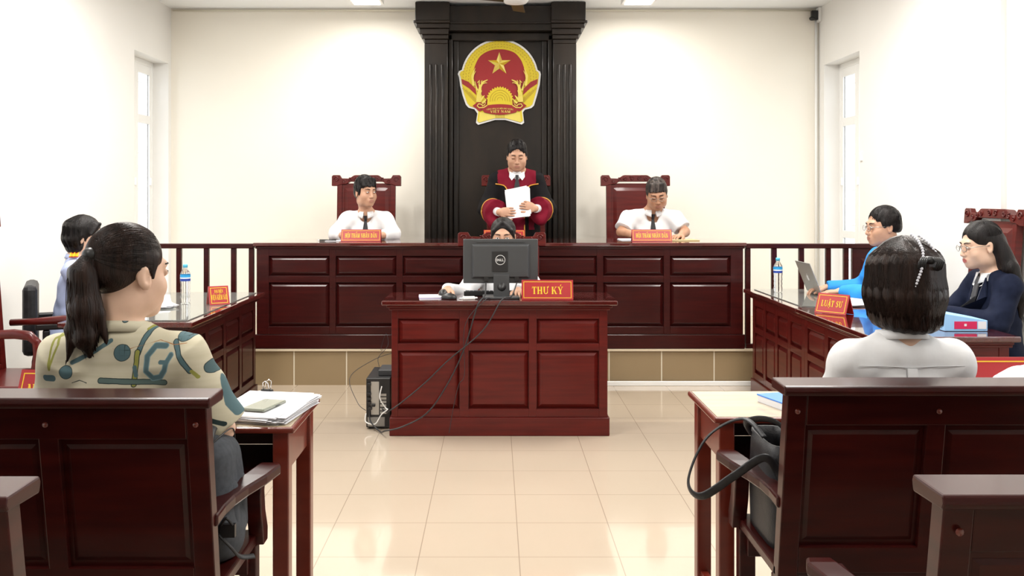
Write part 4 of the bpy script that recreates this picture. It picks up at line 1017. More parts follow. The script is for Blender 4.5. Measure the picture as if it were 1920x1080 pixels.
# 1 judge, standing in robe
H = Head((0, .055, 1.522), 0, 17, 0, 1.06)
J = dict(nb=(0, -.01, 1.385), ch=(0, -.01, 1.2), be=(0, .0, 1.02), pe=(0, 0, .90), sh=((.165, -.01, 1.31), (-.165, -.01, 1.31)), el=((.245, .06, 1.06), (-.245, .06, 1.06)), wr=((.155, .31, 1.035), (-.150, .31, 1.065)),
         hd=((-.75, .25, .05), (.75, .3, .30)), hn=((.3, 1, .2), (-.3, 1, .25)), ts=(1, -1), curl=(22, 35))
def robe_top(t, J, H, BV, k, o):
    V = Vol(); nb, ch, be, pe = J['nb'], J['ch'], J['be'], J['pe']
    V.ell(ch, (.185, .125, .19), None, .06); V.ell(be, (.18, .13, .17), None, .08); V.cone((0, 0, .98), (0, 0, .22), .19, .27, .08)
    for i in (0, 1):
        sh, el, wr = J['sh'][i], J['el'][i], J['wr'][i]
        V.cap(lerp(nb, sh, .15), sh, .060, .070, .05); V.cap(sh, el, .074, .084, .04); V.cone(lerp(el, wr, -.1), lerp(el, wr, .80), .085, .10, .04)
        V.cap(lerp(el, wr, .05), (wr[0]+.045*(1 if i == 0 else -1), wr[1]-.05, wr[2]-.09), .06, .055, .05)
    V.cone((0, .01, nb[2]-.12), (0, .03, nb[2]+.08), .05, .085, .012, True)
    V.cone((0, .16, nb[2]-.13), (0, .03, nb[2]+.06), .005, .085, .01, True)
    vs, qs = V.mesh(.0065, disp=folds(.004, 26), clip=lambda X, Y, Z: (.24-Z)+0*X+0*Y)
    c = fcen(vs, qs); x, y, z = np.abs(c[:, 0]), c[:, 1], c[:, 2]
    yb = nb[2]-.085-.0*x                       # yoke edge: level at the shoulder, curving down to the centre strip
    edge = np.where(x > .10, 1.262+.015*((x-.10)/.09), 1.262-.11*((.10-x)/.035).clip(0, 1)**1.6)
    inner = np.where(x < .065, -9, edge)
    yoke = ((z > inner) & (x < .165) & (z > .9)) | ((x < .062) & (y > 0))
    dist = np.minimum(np.abs(z-inner), np.where((z < 1.17), np.abs(x-.062)*1.0, 9))
    pip = (dist < .006) & (x < .168) & (x > .055) & (y > 0) & (z > .5)
    cuff = np.zeros(len(c), bool); pc = np.zeros(len(c), bool)
    for i in (0, 1):
        el, wr = np.array(J['el'][i]), np.array(J['wr'][i]); v = wr-el; tt = ((c-el) @ v)/(v @ v); near = np.abs(c-(el+wr)/2).max(1) < .2
        sd = (c[:, 0] > .10) if i == 0 else (c[:, 0] < -.10)
        cuff |= (tt > .36) & near & sd & (z > .88); pc |= (np.abs(tt-.36) < .045) & near & sd & (z > .88)
    lab = np.zeros(len(c), int); lab[yoke] = 1; lab[cuff] = 2
    for n_, nm, mt in ((0, 'robe', ROBEK), (1, 'robe_yoke', MAROON)):
        q = qs[lab == n_]; u, inv = np.unique(q, return_inverse=True); raw(nm, vs[u], inv.reshape(q.shape), mt, t, True)
    for sd in (1, -1):
        q = qs[(lab == 2) & (c[:, 0]*sd > 0)]; u, inv = np.unique(q, return_inverse=True); raw('robe_cuff', vs[u], inv.reshape(q.shape), MAROON, t, True)
    def fy(x, z):
        y_ = .4
        for _ in range(90):
            dd = V.at((x, y_, z))
            if dd < .003: break
            y_ -= max(dd*.8, .001)
        return y_
    for s in (-1, 1):
        cur = [(.185, 1.275), (.165, 1.272), (.14, 1.268), (.115, 1.262), (.10, 1.25), (.085, 1.225), (.073, 1.19), (.065, 1.15), (.062, 1.08), (.062, 1.0), (.062, .9), (.062, .78), (.062, .6), (.062, .4)]
        MB().tube([(s*x_, fy(s*x_, z_)+.001, z_) for x_, z_ in cur], .0055, 6).build('yoke_piping', GOLD, t)
        i = 0 if s > 0 else 1; el, wr = Vector(J['el'][i]), Vector(J['wr'][i]); ax_ = (wr-el).normalized(); o_ = el+(wr-el)*.36; e1 = ax_.cross(Vector((0, 0, 1))).normalized(); e2 = ax_.cross(e1); ring = []
        for k_ in range(29):
            dr = e1*math.cos(2*PI*k_/28)+e2*math.sin(2*PI*k_/28); r_ = .02
            while r_ < .2 and V.at(o_+dr*r_) < 0: r_ += .004
            if r_ < .19: ring.append(o_+dr*r_)
        MB().tube(ring, .0055, 6).build('cuff_piping', GOLD, t)
    # shirt front and collar under the robe
    sv = Vol(); sv.ell((0, -.01, 1.25), (.13, .105, .13), None, .03); sv.cap((0, 0, 1.3), (0, .01, 1.38), .058, .058, .03); a, b = sv.mesh(.012, clip=lambda X, Y, Z: (Z-1.39)+0*X+0*Y); raw('shirt', a, b, WSHIRT, t, True)
    for s in (-1, 1):
        MB().prism([(s*.006, 1.352), (s*.064, 1.385), (s*.068, 1.335), (s*.045, 1.305)], lambda a, b: (a, .085+(1.385-b)*.35-abs(a)*.35, b), lambda a, b: (a, .089+(1.385-b)*.35-abs(a)*.35, b)).build('collar', WSHIRT, t)
    MB().prism([(-.014, 1.352), (.014, 1.352), (.010, 1.325), (.024, 1.25), (.026, 1.15), (-.026, 1.15), (-.024, 1.25), (-.010, 1.325)], lambda a, b: (a, .100+(1.352-b)*.14, b), lambda a, b: (a, .110+(1.352-b)*.14, b)).build('tie', TIE, t, .003)
    for i in (0, 1):
        el, wr = J['el'][i], J['wr'][i]; cv = Vol(); cv.cone(lerp(el, wr, .6), lerp(el, wr, .99), .036, .036, .004); a, b = cv.mesh(.007); raw('shirt_cuff', a, b, WSHIRT, t, True)
person('standing judge in black robe with maroon yoke and gold piping, reading papers', (.19, 8.36, .277), PI, J, H, SKA, hair_short(.050, .014, -.03, 0, bumpy=.002), HBLK, dict(top=robe_top), 'standing', eyes='closed', jaw=1.08)
# papers held by the judge
def sheets(name, label, cat, loc, rot, w, h, n=6, curl=.02, jit=.01, tilt=.02, group=None, th=.0012):
    t = thing(name, label, cat, loc, 0, group); t.rotation_euler = rot
    r = random.Random(len(label))
    for i in range(n):
        a = r.uniform(-tilt, tilt); dx, dy = r.uniform(-jit, jit), r.uniform(-jit, jit); m = MB(); N_ = 6; vs = []
        for z in (0, th*.9):
            for iy in range(N_+1):
                for ix in range(2):
                    x = (ix-.5)*w; y = (iy/N_-.5)*h; X, Y = x*math.cos(a)-y*math.sin(a)+dx, x*math.sin(a)+y*math.cos(a)+dy
                    vs.append((X, Y, i*th+z+curl*(i/n)*((iy/N_)**2)))
        b = 2*(N_+1); fs = []
        for iy in range(N_):
            q = iy*2; fs += [(q, q+1, q+3, q+2), (b+q, b+q+2, b+q+3, b+q+1), (q, q+2, b+q+2, b+q), (q+1, b+q+1, b+q+3, q+3)]
        fs += [(0, b, b+1, 1), (2*N_, 2*N_+1, b+2*N_+1, b+2*N_)]
        m.add(vs, fs).build('sheet', PAPER, t)
    return t
sheets('paper_sheaf', 'white sheaf of papers held open in the hands of the standing judge', 'papers', (.20, 8.075, 1.385), (math.radians(62), math.radians(-8), math.radians(-10)), .19, .25, 8, .03, .012, .08)

# 2 left juror
zs = .972
H = Head((-.0, .17, 1.205), 38, 2, 0, 1.05)
J = J_seated(zs, .10, .155, el=((.245, .22, .855), (-.245, .22, .855)), wr=((.13, .40, .845), (-.13, .42, .845)), hd=((-.8, .5, 0), (.8, .4, 0)), gaze=-.003)
J['ts'] = (1, -1)
person('short-haired juror in white shirt and dark tie, head turned aside', (-1.085, 8.22, .277), PI, J, H, SKA, hair_short(.040, .018, -.055, .01, bumpy=.003, fringe=.012), HBLK, dict(top=shirt_top('long', WSHIRT, TIE, roll=.35), fold=.004), fem=.5, jaw=.95)
# 3 right juror
H = Head((-.03, .20, 1.19), -4, 24, 4, 1.06)
J = J_seated(.985, .12, .185, el=((.265, .20, .87), (-.265, .20, .87)), wr=((.15, .43, .845), (-.19, .42, .845)), hd=((-.6, .6, 0), (.5, .6, 0)))
J['ts'] = (1, -1)
person('grey-haired juror in glasses, short-sleeved white shirt and black tie, looking down', (1.325, 8.24, .277), PI, J, H, SKC, hair_short(.034, .010, -.03, 0, bumpy=.002, fringe=.006), HGRY, dict(top=shirt_top('short', WSHIRT, TIE), fold=.004), eyes='closed', jaw=1.1, glasses=True)
# 4 clerk
H = Head((0, .12, 1.175), -4, 4, 0, 1.03)
def hair_tied(part=.01, tail=None, strands=260, top=.0, sweep=False):
    def f(t, H, BV, hm):
        V = Vol(); rnd = random.Random(5)
        H.ell(V, (0, -.016, .040), (.082, .099, .088+top), .01); H.ell(V, (0, -.06, -.005), (.062, .05, .05), .02)
        H.ell(V, (0, .114, -.056), (.074, .088, .130), .007, True)
        for s in (-1, 1):
            H.ell(V, (s*.092, .006, -.030), (.024, .028, .038), .006, True); H.cap(V, (s*.066, .030, .04), (s*.076, .018, -.012), .010, .004, .01)
            if sweep: H.cap(V, (s*.004, .062, .096), (s*.056, .058, .045), .011, .011, .012); H.cap(V, (s*.056, .058, .045), (s*.074, .035, .0), .011, .006, .012)
        H.ell(V, (0, .0, -.13), (.13, .12, .075), .012, True)
        st = []
        K = np.array(tail['knot'] if tail else (0, -.12, .0))
        for i in range(strands):
            ph = rnd.uniform(-2.2, 2.2) if rnd.random() < .75 else rnd.uniform(-PI, PI); th0 = rnd.uniform(.15, 1.35) if abs(ph) < 1.2 else rnd.uniform(.8, 2.0)
            s0 = np.array(sphere_pt(ph, th0, .083, .100, .090)); P = []
            if s0[1] > .045 and s0[2] < .095: continue
            for j in range(9):
                u = j/8; q = s0*(1-u)+K*u; c = np.array((0, -.016, .040)); dv = (q-c)/np.array((.0830, .1000, .0890+top)); l = np.linalg.norm(dv)
                if l < 1 or j < 8: q = c+(q-c)/max(l, 1e-3)*1.0
                if q[2] < -.02 and abs(q[0]) > .05: q[0] *= .97
                P.append(H.p(*q))
            st.append(P)
        parts_tail = tail
        mesh_hair(t, V, hm, st, .0045, None)
        if tail:
            Tv = Vol(); kn = Vector(H.p(*K)); pts = [kn]+[kn+Vector(p) for p in tail['pts']]; Tv.chain(pts, tail['r'], .02)
            for s_ in tail.get('locks', []): Tv.chain([kn+Vector(p) for p in s_[0]], s_[1], .012)
            st = []
            for i in range(tail.get('n', 220)):
                a = rnd.uniform(0, 2*PI); rr = .55+.5*rnd.random(); P = []; e = rnd.uniform(.75, 1.08); ww = rnd.uniform(0, 6)
                nP = len(pts)
                for j in range(12):
                    u = j/11*e*(nP-1); i0 = min(int(u), nP-2); fr = u-i0; p = pts[i0]+(pts[i0+1]-pts[i0])*fr; r = tail['r'][i0]+(tail['r'][i0+1]-tail['r'][i0])*min(fr, 1)
                    P.append(np.array((p.x+math.cos(a)*r*rr*1.05+.006*math.sin(ww+j*.5)*j/11, p.y+math.sin(a)*r*rr*1.05, p.z)))
                st.append(P)
            mesh_hair(t, Tv, hm, st, .006, lambda X, Y, Z: .0025*np.sin(160*X+14*Z)*np.cos(150*Y), 'ponytail')
            MB().ell(kn, (.022, .022, .02)).build('hair_tie', BLACK, t)
    return f
J = J_seated(.935, .07, .15, el=((.27, .22, .80), (-.22, .22, .80)), wr=((.355, .50, .858), (-.09, .49, .85)), hd=((.20, 1, -.10), (-.15, 1, -.05)), curl=(28, 30))
person("clerk with dark parted hair, face half hidden behind the monitor, hand on mouse", (.055, 6.56, 0), PI, J, H, SKA, hair_tied(strands=120, sweep=True), HBLK, dict(top=shirt_top('long', WSHIRT), fold=.004), fem=.8, jaw=.93)
# 5 woman in pale blue uniform shirt
H = Head((0, .09, 1.195), -4, 8, 0, 1.02)
J = J_seated(1.0, .04, .155, el=((.20, .14, .80), (-.2, .14, .80)), wr=((.14, .36, .80), (-.14, .36, .80)), hd=((-.3, .9, 0), (.3, .9, 0)))
J['ts'] = (1, -1)
def epaulettes(t, J, H, V, k, so):
    for i, s in enumerate((1, -1)):
        sh, nb = J['sh'][i], J['nb']; a = lerp(nb, sh, .62); b = lerp(nb, sh, 1.10); zt = sh[2]+.058*k+.012+.008
        e = MB().prism([(a[0], -.022), (b[0], -.026), (b[0], .026), (a[0], .022)], lambda x, y: (x, sh[1]+y, zt+.022-abs(x-a[0])*.28), lambda x, y: (x, sh[1]+y, zt+.027-abs(x-a[0])*.28)).build('epaulette', RED, t)
        m = MB()
        for y0, y1 in ((-.024, -.018), (-.003, .003), (.018, .024)):
            m.prism([(a[0], y0), (b[0], y0), (b[0], y1), (a[0], y1)], lambda x, y: (x, sh[1]+y, zt+.027-abs(x-a[0])*.28), lambda x, y: (x, sh[1]+y, zt+.029-abs(x-a[0])*.28))
        for f_ in (.35, .6, .85):
            xx = a[0]+(b[0]-a[0])*f_; m.prism([(xx-.004, -.018), (xx+.004, -.018), (xx+.004, .018), (xx-.004, .018)], lambda x, y: (x, sh[1]+y, zt+.027-abs(x-a[0])*.28), lambda x, y: (x, sh[1]+y, zt+.0292-abs(x-a[0])*.28))
        m.build('gold_stripe', YEL, e)
person('bob-haired woman in pale blue uniform shirt with red and gold epaulettes', (-2.66, 6.0, 0), -PI/2+.32, J, H, SKB, hair_bob(.125, .004, 98, .012, 260, thick=.018, extra=[((.092, .012, -.032), (.026, .024, .034), 1), ((-.092, .012, -.032), (.026, .024, .034), 1), (((.03, .07, .085), (.074, .045, .02)), (.012, .007), 0), (((-.03, .07, .085), (-.074, .045, .02)), (.012, .007), 0)]), HBLK, dict(top=shirt_top('short', BSHIRT), extra=epaulettes, fold=.004), fem=1, jaw=.92)
# 7 man in bright blue
H = Head((0, .115, 1.250), 5, 4, 0, 1.06)
J = J_seated(1.03, .07, .175, el=((.24, .20, .80), (-.24, .17, .80)), wr=((.15, .42, .81), (-.40+.62, .44, .81)), hd=((-.3, .9, 0), (.3, .9, 0)))
J['wr'] = ((.36, .36, .81), (.10, .36, .81)); J['el'] = ((.30, .12, .82), (-.16, .12, .815)); J['hd'] = ((0, 1, -.05), (.15, 1, -.05)); J['curl'] = (25, 25)
person('man in bright blue long-sleeved shirt and glasses typing on a laptop', (2.66, 6.30, 0), PI/2, J, H, SKA, hair_short(.048, .008, -.02, 0, bumpy=.002), HBLK, dict(top=shirt_top('long', CYAN), fold=.005), jaw=1.06, glasses=True)
# 8 woman in navy suit
H = Head((0, .09, 1.182), 2, 8, 0, 1.03)
def long_hair(t, H, BV, hm):
    V = Vol(); rnd = random.Random(9)
    H.ell(V, (0, -.016, .040), (.083, .101, .090), .01); H.ell(V, (0, -.055, -.01), (.068, .060, .06), .02)
    H.ell(V, (0, .114, -.054), (.074, .088, .132), .007, True)
    for s in (-1, 1): H.ell(V, (s*.09, .012, -.026), (.024, .024, .036), .006, True)
    H.ell(V, (0, .07, -.11), (.11, .09, .08), .012, True)
    base = Vector(H.p(0, -.085, -.02))
    for i in range(-4, 5):
        u = i/4; A = base+Vector((u*.05, .02, .03)); V.chain([A, A+Vector((u*.045, -.045, -.14)), A+Vector((u*.07, -.085, -.30)), A+Vector((u*.075, -.08, -.42+.03*abs(u)))], [.040, .040, .036, .014], .02)
    st = []
    for i in range(420):
        u = rnd.uniform(-1.1, 1.1); ph = PI+u*1.5+rnd.uniform(-.2, .2); P = []
        th0 = rnd.uniform(.1, .9)
        for j in range(6): P.append(H.p(*sphere_pt(ph if th0 > .3 else ph, th0+(1.45-th0)*j/5, .081, .102, .0905)))
        A = Vector(P[-1]); w_ = rnd.uniform(0, 6); e = rnd.uniform(.85, 1.12); d = rnd.uniform(.3, 1)
        T = [base+Vector((u*.07, -.02-.06*d*.5, -.13)), base+Vector((u*.09, -.045-.065*d, -.29)), base+Vector((u*.10+.01*math.sin(w_), -.03-.07*d, -.40*e-.02))]
        P += [np.array(A*.5+T[0]*.5)]+[np.array(q) for q in T]; st.append(P)
    mesh_hair(t, V, hm, st, .0055, lambda X, Y, Z: .002*np.sin(150*X+20*Y))
def suit_extra(t, J, H, V, k, so):
    nb = J['nb']
    def fy(x, z):
        y = .4
        for _ in range(80):
            dd = V.at((x, y, z))
            if dd < .003: break
            y -= max(dd*.8, .001)
        return y
    def patch(name, pts, off, th, mt):
        m = MB(); n_ = len(pts); v = [(x, fy(x, z)+off, z) for x, z in pts]+[(x, fy(x, z)+off+th, z) for x, z in pts]
        m.add(v, [tuple(range(n_)), tuple(range(n_, 2*n_))]+[(i, (i+1) % n_, n_+(i+1) % n_, n_+i) for i in range(n_)]); return m.build(name, mt, t)
    z0 = nb[2]
    for s in (-1, 1): patch('shirt_front', [(0, z0+.02), (s*.05, z0+.0), (s*.035, z0-.12), (0, z0-.24)], .002, .006, WSHIRT)
    patch('tie', [(-.018, z0-.0), (.018, z0), (.024, z0-.10), (.012, z0-.22), (-.012, z0-.22), (-.024, z0-.10)], .008, .007, TIEG)
    for s in (-1, 1):
        patch('lapel', [(s*.058, z0-.0), (s*.09, z0-.10), (s*.05, z0-.20), (s*.012, z0-.27), (s*.036, z0-.14)], .004, .008, NAVY)
        patch('collar_point', [(s*.012, z0+.012), (s*.062, z0+.02), (s*.05, z0-.045), (s*.03, z0-.05)], .012, .005, WSHIRT)
J = J_seated(.965, .02, .150, el=((.22, .12, .80), (-.215, .11, .78)), wr=((.10, .31, .81), (-.04, .30, .81)), hd=((-.4, .9, 0), (.4, .9, 0)))
J['ts'] = (1, -1)
person('woman with long black hair and glasses in navy suit jacket, white shirt and grey tie', (2.73, 5.22, 0), PI/2, J, H, SKB, long_hair, HBLK, dict(top=shirt_top('long', NAVY, None, True, pad=.016, jacket=True), extra=suit_extra, fold=.005, legs=NAVY), fem=.9, jaw=.98, glasses=True, lip=LIPR)

# 6 woman with ponytail and patterned blouse (seen from behind)
def print_mat():
    m = mat('patterned_blouse_cloth', (.62, .57, .42), .85, spec=.2); b = m.node_tree.nodes['Principled BSDF']
    tc = N(m, 'ShaderNodeTexCoord'); sp = N(m, 'ShaderNodeSeparateXYZ'); L(m, tc.outputs['Object'], sp.inputs[0]); cb = N(m, 'ShaderNodeCombineXYZ'); L(m, sp.outputs[0], cb.inputs[0]); L(m, sp.outputs[2], cb.inputs[1])
    nz = N(m, 'ShaderNodeTexNoise'); nz.inputs['Scale'].default_value = 30; L(m, tc.outputs['Object'], nz.inputs[0])
    mp = N(m, 'ShaderNodeMapping'); mp.inputs['Scale'].default_value = (3, 3, 70); L(m, tc.outputs['Object'], mp.inputs[0]); nz2 = N(m, 'ShaderNodeTexNoise'); nz2.inputs['Scale'].default_value = 1; L(m, mp.outputs[0], nz2.inputs[0])
    base = N(m, 'ShaderNodeMix', data_type='RGBA'); base.inputs[6].default_value = (.42, .38, .27, 1); base.inputs[7].default_value = (.55, .51, .395, 1); L(m, nz2.outputs[0], base.inputs[0]); cur = base.outputs[2]
    def MT(op, a, bb, clamp=False):
        n = N(m, 'ShaderNodeMath', operation=op); n.use_clamp = clamp
        for i, v in enumerate((a, bb)):
            if isinstance(v, (int, float)): n.inputs[i].default_value = v
            elif v is not None: L(m, v, n.inputs[i])
        return n.outputs[0]
    def VM(op, a, bb=None, sc=None):
        n = N(m, 'ShaderNodeVectorMath', operation=op)
        for i, v in enumerate((a, bb)):
            if isinstance(v, tuple): n.inputs[i].default_value = v
            elif v is not None: L(m, v, n.inputs[i])
        if sc is not None: L(m, sc, n.inputs[3])
        return n
    def seg(a, c):
        v = (c[0]-a[0], c[1]-a[1]); L2 = v[0]**2+v[1]**2
        d = VM('SUBTRACT', cb.outputs[0], (a[0], a[1], 0)).outputs[0]; t_ = MT('MULTIPLY', VM('DOT_PRODUCT', d, (v[0]/L2, v[1]/L2, 0)).outputs['Value'], 1.0, True)
        s = VM('SCALE', (v[0], v[1], 0), None, t_).outputs[0]; return VM('LENGTH', VM('SUBTRACT', d, s).outputs[0]).outputs['Value']
    def over(dist, r, col, col2=None, soft=.0012):
        nonlocal cur
        dn = MT('ADD', dist, MT('MULTIPLY', MT('SUBTRACT', nz.outputs[0], .5), .004))
        k_ = MT('MULTIPLY', MT('SUBTRACT', r, dn), 1/soft, True)
        x = N(m, 'ShaderNodeMix', data_type='RGBA'); L(m, k_, x.inputs[0]); L(m, cur, x.inputs[6]); x.inputs[7].default_value = (*col, 1); cur = x.outputs[2]
    def poly(pts, w, col, edge=None):
        ds = [seg(pts[i], pts[i+1]) for i in range(len(pts)-1)]; d = ds[0]
        for e in ds[1:]: d = MT('MINIMUM', d, e)
        if edge: over(d, w/2+.0022, edge)
        over(d, w/2, col)
    TEAL, OL, DK, ORG = (.075, .13, .145), (.25, .25, .06), (.018, .032, .032), (.30, .13, .04)
    S = 700.0
    def q(px, py): return ((px-928)/S+1.03, 1.45-(py-367)/S)
    P = lambda l: [q(*p) for p in l]
    def ring(cx, cy, rx, ry, a0=0, a1=360, n=9): return [(cx+rx*math.cos(math.radians(a0+(a1-a0)*i/n)), cy+ry*math.sin(math.radians(a0+(a1-a0)*i/n))) for i in range(n+1)]
    poly(P([(277, 603), (262, 640), (255, 665)]), .011, TEAL, DK); poly(P([(280, 604), (264, 622)]), .009, OL); poly(P([(254, 662), (250, 722)]), .012, OL, DK); poly(P([(250, 690), (253, 705)]), .013, TEAL)
    poly(P([(188, 714), (238, 716), (305, 719)]), .013, (.09, .13, .12), DK)
    poly(P([(303, 652), (285, 651), (272, 670), (271, 698), (283, 711), (298, 708), (306, 695), (309, 682), (316, 668)]), .013, TEAL, (.16, .25, .27)); poly(P([(297, 681), (310, 681)]), .012, TEAL)
    poly(P([(320, 645), (338, 680), (350, 700)]), .011, TEAL, DK); poly(P([(352, 700), (362, 712)]), .010, OL)
    poly(P([(208, 655), (225, 661), (250, 652), (262, 650), (290, 642), (318, 650), (340, 648)]), .0025, ORG)
    poly(P([(92, 632), (98, 650), (88, 695), (86, 640), (104, 632)]), .007, OL)
    poly(P([(204, 640), (178, 658), (130, 682)]), .013, TEAL); poly(P([(226, 585), (226, 602)]), .015, TEAL, DK)
    poly(P([(130, 720), (145, 715), (160, 719)]), .004, DK); poly(P([(78, 712), (92, 712)]), .02, TEAL)
    poly(P([(372, 745), (372, 758)]), .02, TEAL, DK); poly(P([(395, 700), (410, 770), (425, 790)]), .02, TEAL); poly(P([(385, 800), (405, 808)]), .014, DK)
    for cx, cy, r in ((226, 663, 15.5), (333, 632, 13), (383, 696, 13), (120, 700, 12)):
        c = q(cx, cy); d = VM('LENGTH', VM('SUBTRACT', cb.outputs[0], (c[0], c[1], 0)).outputs[0]).outputs['Value']; over(d, r/S+.0018, DK); over(d, r/S, TEAL if cx != 383 else (.06, .10, .11))
        if cx in (226, 333):
            for dx in (-5, 5):
                d2 = MT('MAXIMUM', seg(q(cx+dx, cy-r), q(cx+dx, cy+r)), MT('SUBTRACT', d, r/S-.001)); over(d2, .0008, DK)
                d2 = MT('MAXIMUM', seg(q(cx-r, cy+dx), q(cx+r, cy+dx)), MT('SUBTRACT', d, r/S-.001)); over(d2, .0008, DK)
    L(m, cur, b.inputs['Base Color']); return m
PRINT = print_mat()
H = Head((.0, .035, 1.235), -34, 3, 0, 1.09)
J = J_seated(1.0, .0, .147, el=((.250, .06, .79), (-.235, .10, .79)), wr=((.20, .31, .775), (-.12, .34, .775)), hd=((-.2, .9, 0), (.3, .9, 0)))
J['ts'] = (-1, 1)
def blouse_col(t, J, H, V, k, so):
    nb = J['nb']; collar(t, (nb[0], nb[1]+.008, nb[2]+.034), .064, 90, PRINT, name='blouse_collar')
pony = dict(knot=(.0, -.112, .045), pts=[(-.015, -.012, -.05), (-.012, -.02, -.14), (-.004, -.02, -.22), (.008, -.012, -.27)], r=[.016, .034, .036, .030, .010],
            locks=[([(-.02, -.01, -.05), (-.04, -.02, -.20), (-.055, -.02, -.30)], [.02, .018, .004]), ([(.0, -.01, -.05), (.03, -.015, -.16), (.055, -.01, -.25)], [.02, .016, .004])], n=360)
person('woman with a dark brown ponytail in a cream blouse with a blue and olive print', (-1.03, 2.665, 0), 0, J, H, SKB, hair_tied(tail=pony, strands=620), HBRN, dict(top=shirt_top('short', PRINT, None, False, pad=.022), extra=blouse_col, neck=.80, sl=.96, fold=.004, h=.007, ff=26), fem=.6, jaw=.95, eyes='open')
# 9 woman with the hair claw
H = Head((.008, .02, 1.195), 10, 6, 0, 1.03)
J = J_seated(.962, -.0, .140, el=((.185, .10, .76), (-.185, .10, .76)), wr=((.13, .33, .79), (-.13, .33, .79)), hd=((-.3, .9, 0), (.3, .9, 0)))
J['ts'] = (1, -1)
def seam(t, J, H, V, k, so):
    m = MB()
    def by(x, z):
        y = -.4
        for _ in range(80):
            dd = V.at((x, y, z))
            if dd < .003: break
            y += max(dd*.8, .001)
        return y
    m.tube([(x, by(x, .965)-.001, .962+.03*abs(x)) for x in [(-.15+.30*i/16) for i in range(17)]], .0012, 5); m.build('yoke_seam', cloth('seam_thread', (.62, .62, .63)), t)
    pl = MB(); pl.prism([(-.014, .86), (.014, .86), (.014, .958), (-.014, .958)], lambda a, b: (a, by(a, b)-.003, b), lambda a, b: (a, by(a, b)+.003, b)); pl.build('box_pleat', WSHIRT, t)
    collar(t, (J['nb'][0], J['nb'][1]+.006, J['nb'][2]+.032), .062, 90, WSHIRT, name='shirt_collar')
tw = person('woman with a dark shoulder-length bob and black hair claw in a white shirt', (1.185, 2.80, 0), 0, J, H, SKB, hair_bob(.160, .004, 64, -.002, 1300, thick=.021), HBRN, dict(top=shirt_top('long', WSHIRT, None, False, pad=.012), extra=seam, neck=.78, fold=.003, h=.007), fem=.7, jaw=.95)
t = thing('hair_claw', 'black claw clip at the back of the dark bob', 'hair clip', (1.185, 2.80, 0), 0)
cc = Vector(H.p(.004, -.127, .058))
m = MB(); m.ell(cc, (.024, .016, .013)); m.build('hinge', BLACK, t)
for s in (-1, 1):
    for i in range(4):
        z = -.006+.0; x = s*(.006+.0055*i)
        MB().tube([cc+Vector((x, -.010, .008)), cc+Vector((x+s*.012, -.020, -.004)), cc+Vector((x+s*.010, -.010, -.022)), cc+Vector((x*.8, .006, -.032))], .0035, 6).build('claw_tooth', BLACK, t)
def bez_(P, n):
    L_ = [0]
    for i in range(len(P)-1): L_.append(L_[-1]+(P[i+1]-P[i]).length)
    out = []; m = int(L_[-1]/.0088)
    for k in range(m+1):
        d = L_[-1]*k/m; i = max(j for j in range(len(P)-1) if L_[j] <= d+1e-9); f_ = (d-L_[i])/max(L_[i+1]-L_[i], 1e-9); out.append(P[i]+(P[i+1]-P[i])*f_)
    return out
PEARL = mat('pearl', (.72, .72, .78), .2, .8)
hb = thing('pearl_headband', 'double string of pearls over the back of the dark bob', 'hair ornament', (1.185, 2.80, 0), 0)
def on_hair(ox, oz, r=(.098, .123, .110)):
    c_ = Vector(H.p(0, -.017, .040)); zc = max(oz, -.02); q = max(0, 1-(ox/r[0])**2-(zc/r[2])**2); return Vector((c_.x+ox, c_.y-r[1]*math.sqrt(q), c_.z+oz))
for pth in ([(.000, .100), (.008, .085), (.010, .06), (.005, .03), (-.004, .0), (-.014, -.03), (-.018, -.042)], [(.022, .097), (.040, .078), (.056, .050), (.068, .01)]):
    B = bez_([on_hair(*q) for q in pth], 40)
    for q in B: MB().ell(q, (.0046, .0046, .0046), None, 8, 6).build('pearl', PEARL, hb)
# ---------------------------------------------------------------- nameplates
nameplate("red HỘI THẨM NHÂN DÂN sign by the juror looking aside", (-1.055, 7.58, 1.091), 0, .315, .093, [('HỘI THẨM NHÂN DÂN', .48, .36, .80)], back=RED)
nameplate("red HỘI THẨM NHÂN DÂN sign by the juror in glasses", (1.236, 7.58, 1.091), 0, .315, .093, [('HỘI THẨM NHÂN DÂN', .48, .36, .80)], back=RED)
nameplate("red nameplate in front of the standing judge, mostly hidden by the clerk's head", (.075, 7.70, 1.091), 0, .33, .085, [('THẨM PHÁN CHỦ TỌA', .48, .38, .82)], back=RED)
nameplate("large red nameplate reading THƯ KÝ on the clerk's desk", (.318, 5.83, .821), math.radians(-1), .312, .118, [('THƯ KÝ', .47, .36, .60)], ang=16)
nameplate("small red nameplate with two lines of yellow lettering on the left desk", (-1.745, 6.05, .7665), math.radians(30), .125, .115, [('ĐẠI DIỆN', .72, .17, .42), ('VIỆN KIỂM SÁT', .40, .26, .78)], back=PINK)
nameplate("red nameplate reading LUẬT SƯ on the right desk behind the laptop lid", (1.985, 5.62, .761), math.radians(-50), .20, .115, [('LUẬT SƯ', .5, .30, .66)])
nameplate("red nameplate at the left edge, mostly hidden behind the bench rail", (-1.432, 3.20, .751), math.radians(-4), .30, .118, [('NGUYÊN ĐƠN', .45, .34, .78)])
nameplate("red nameplate at the right edge, rising behind the bench top rail", (1.79, 3.30, .751), 0, .34, .145, [('TRỢ GIÚP', .42, .34, .5)] if False else [('T', .52, .30, .07)], back=PINK)

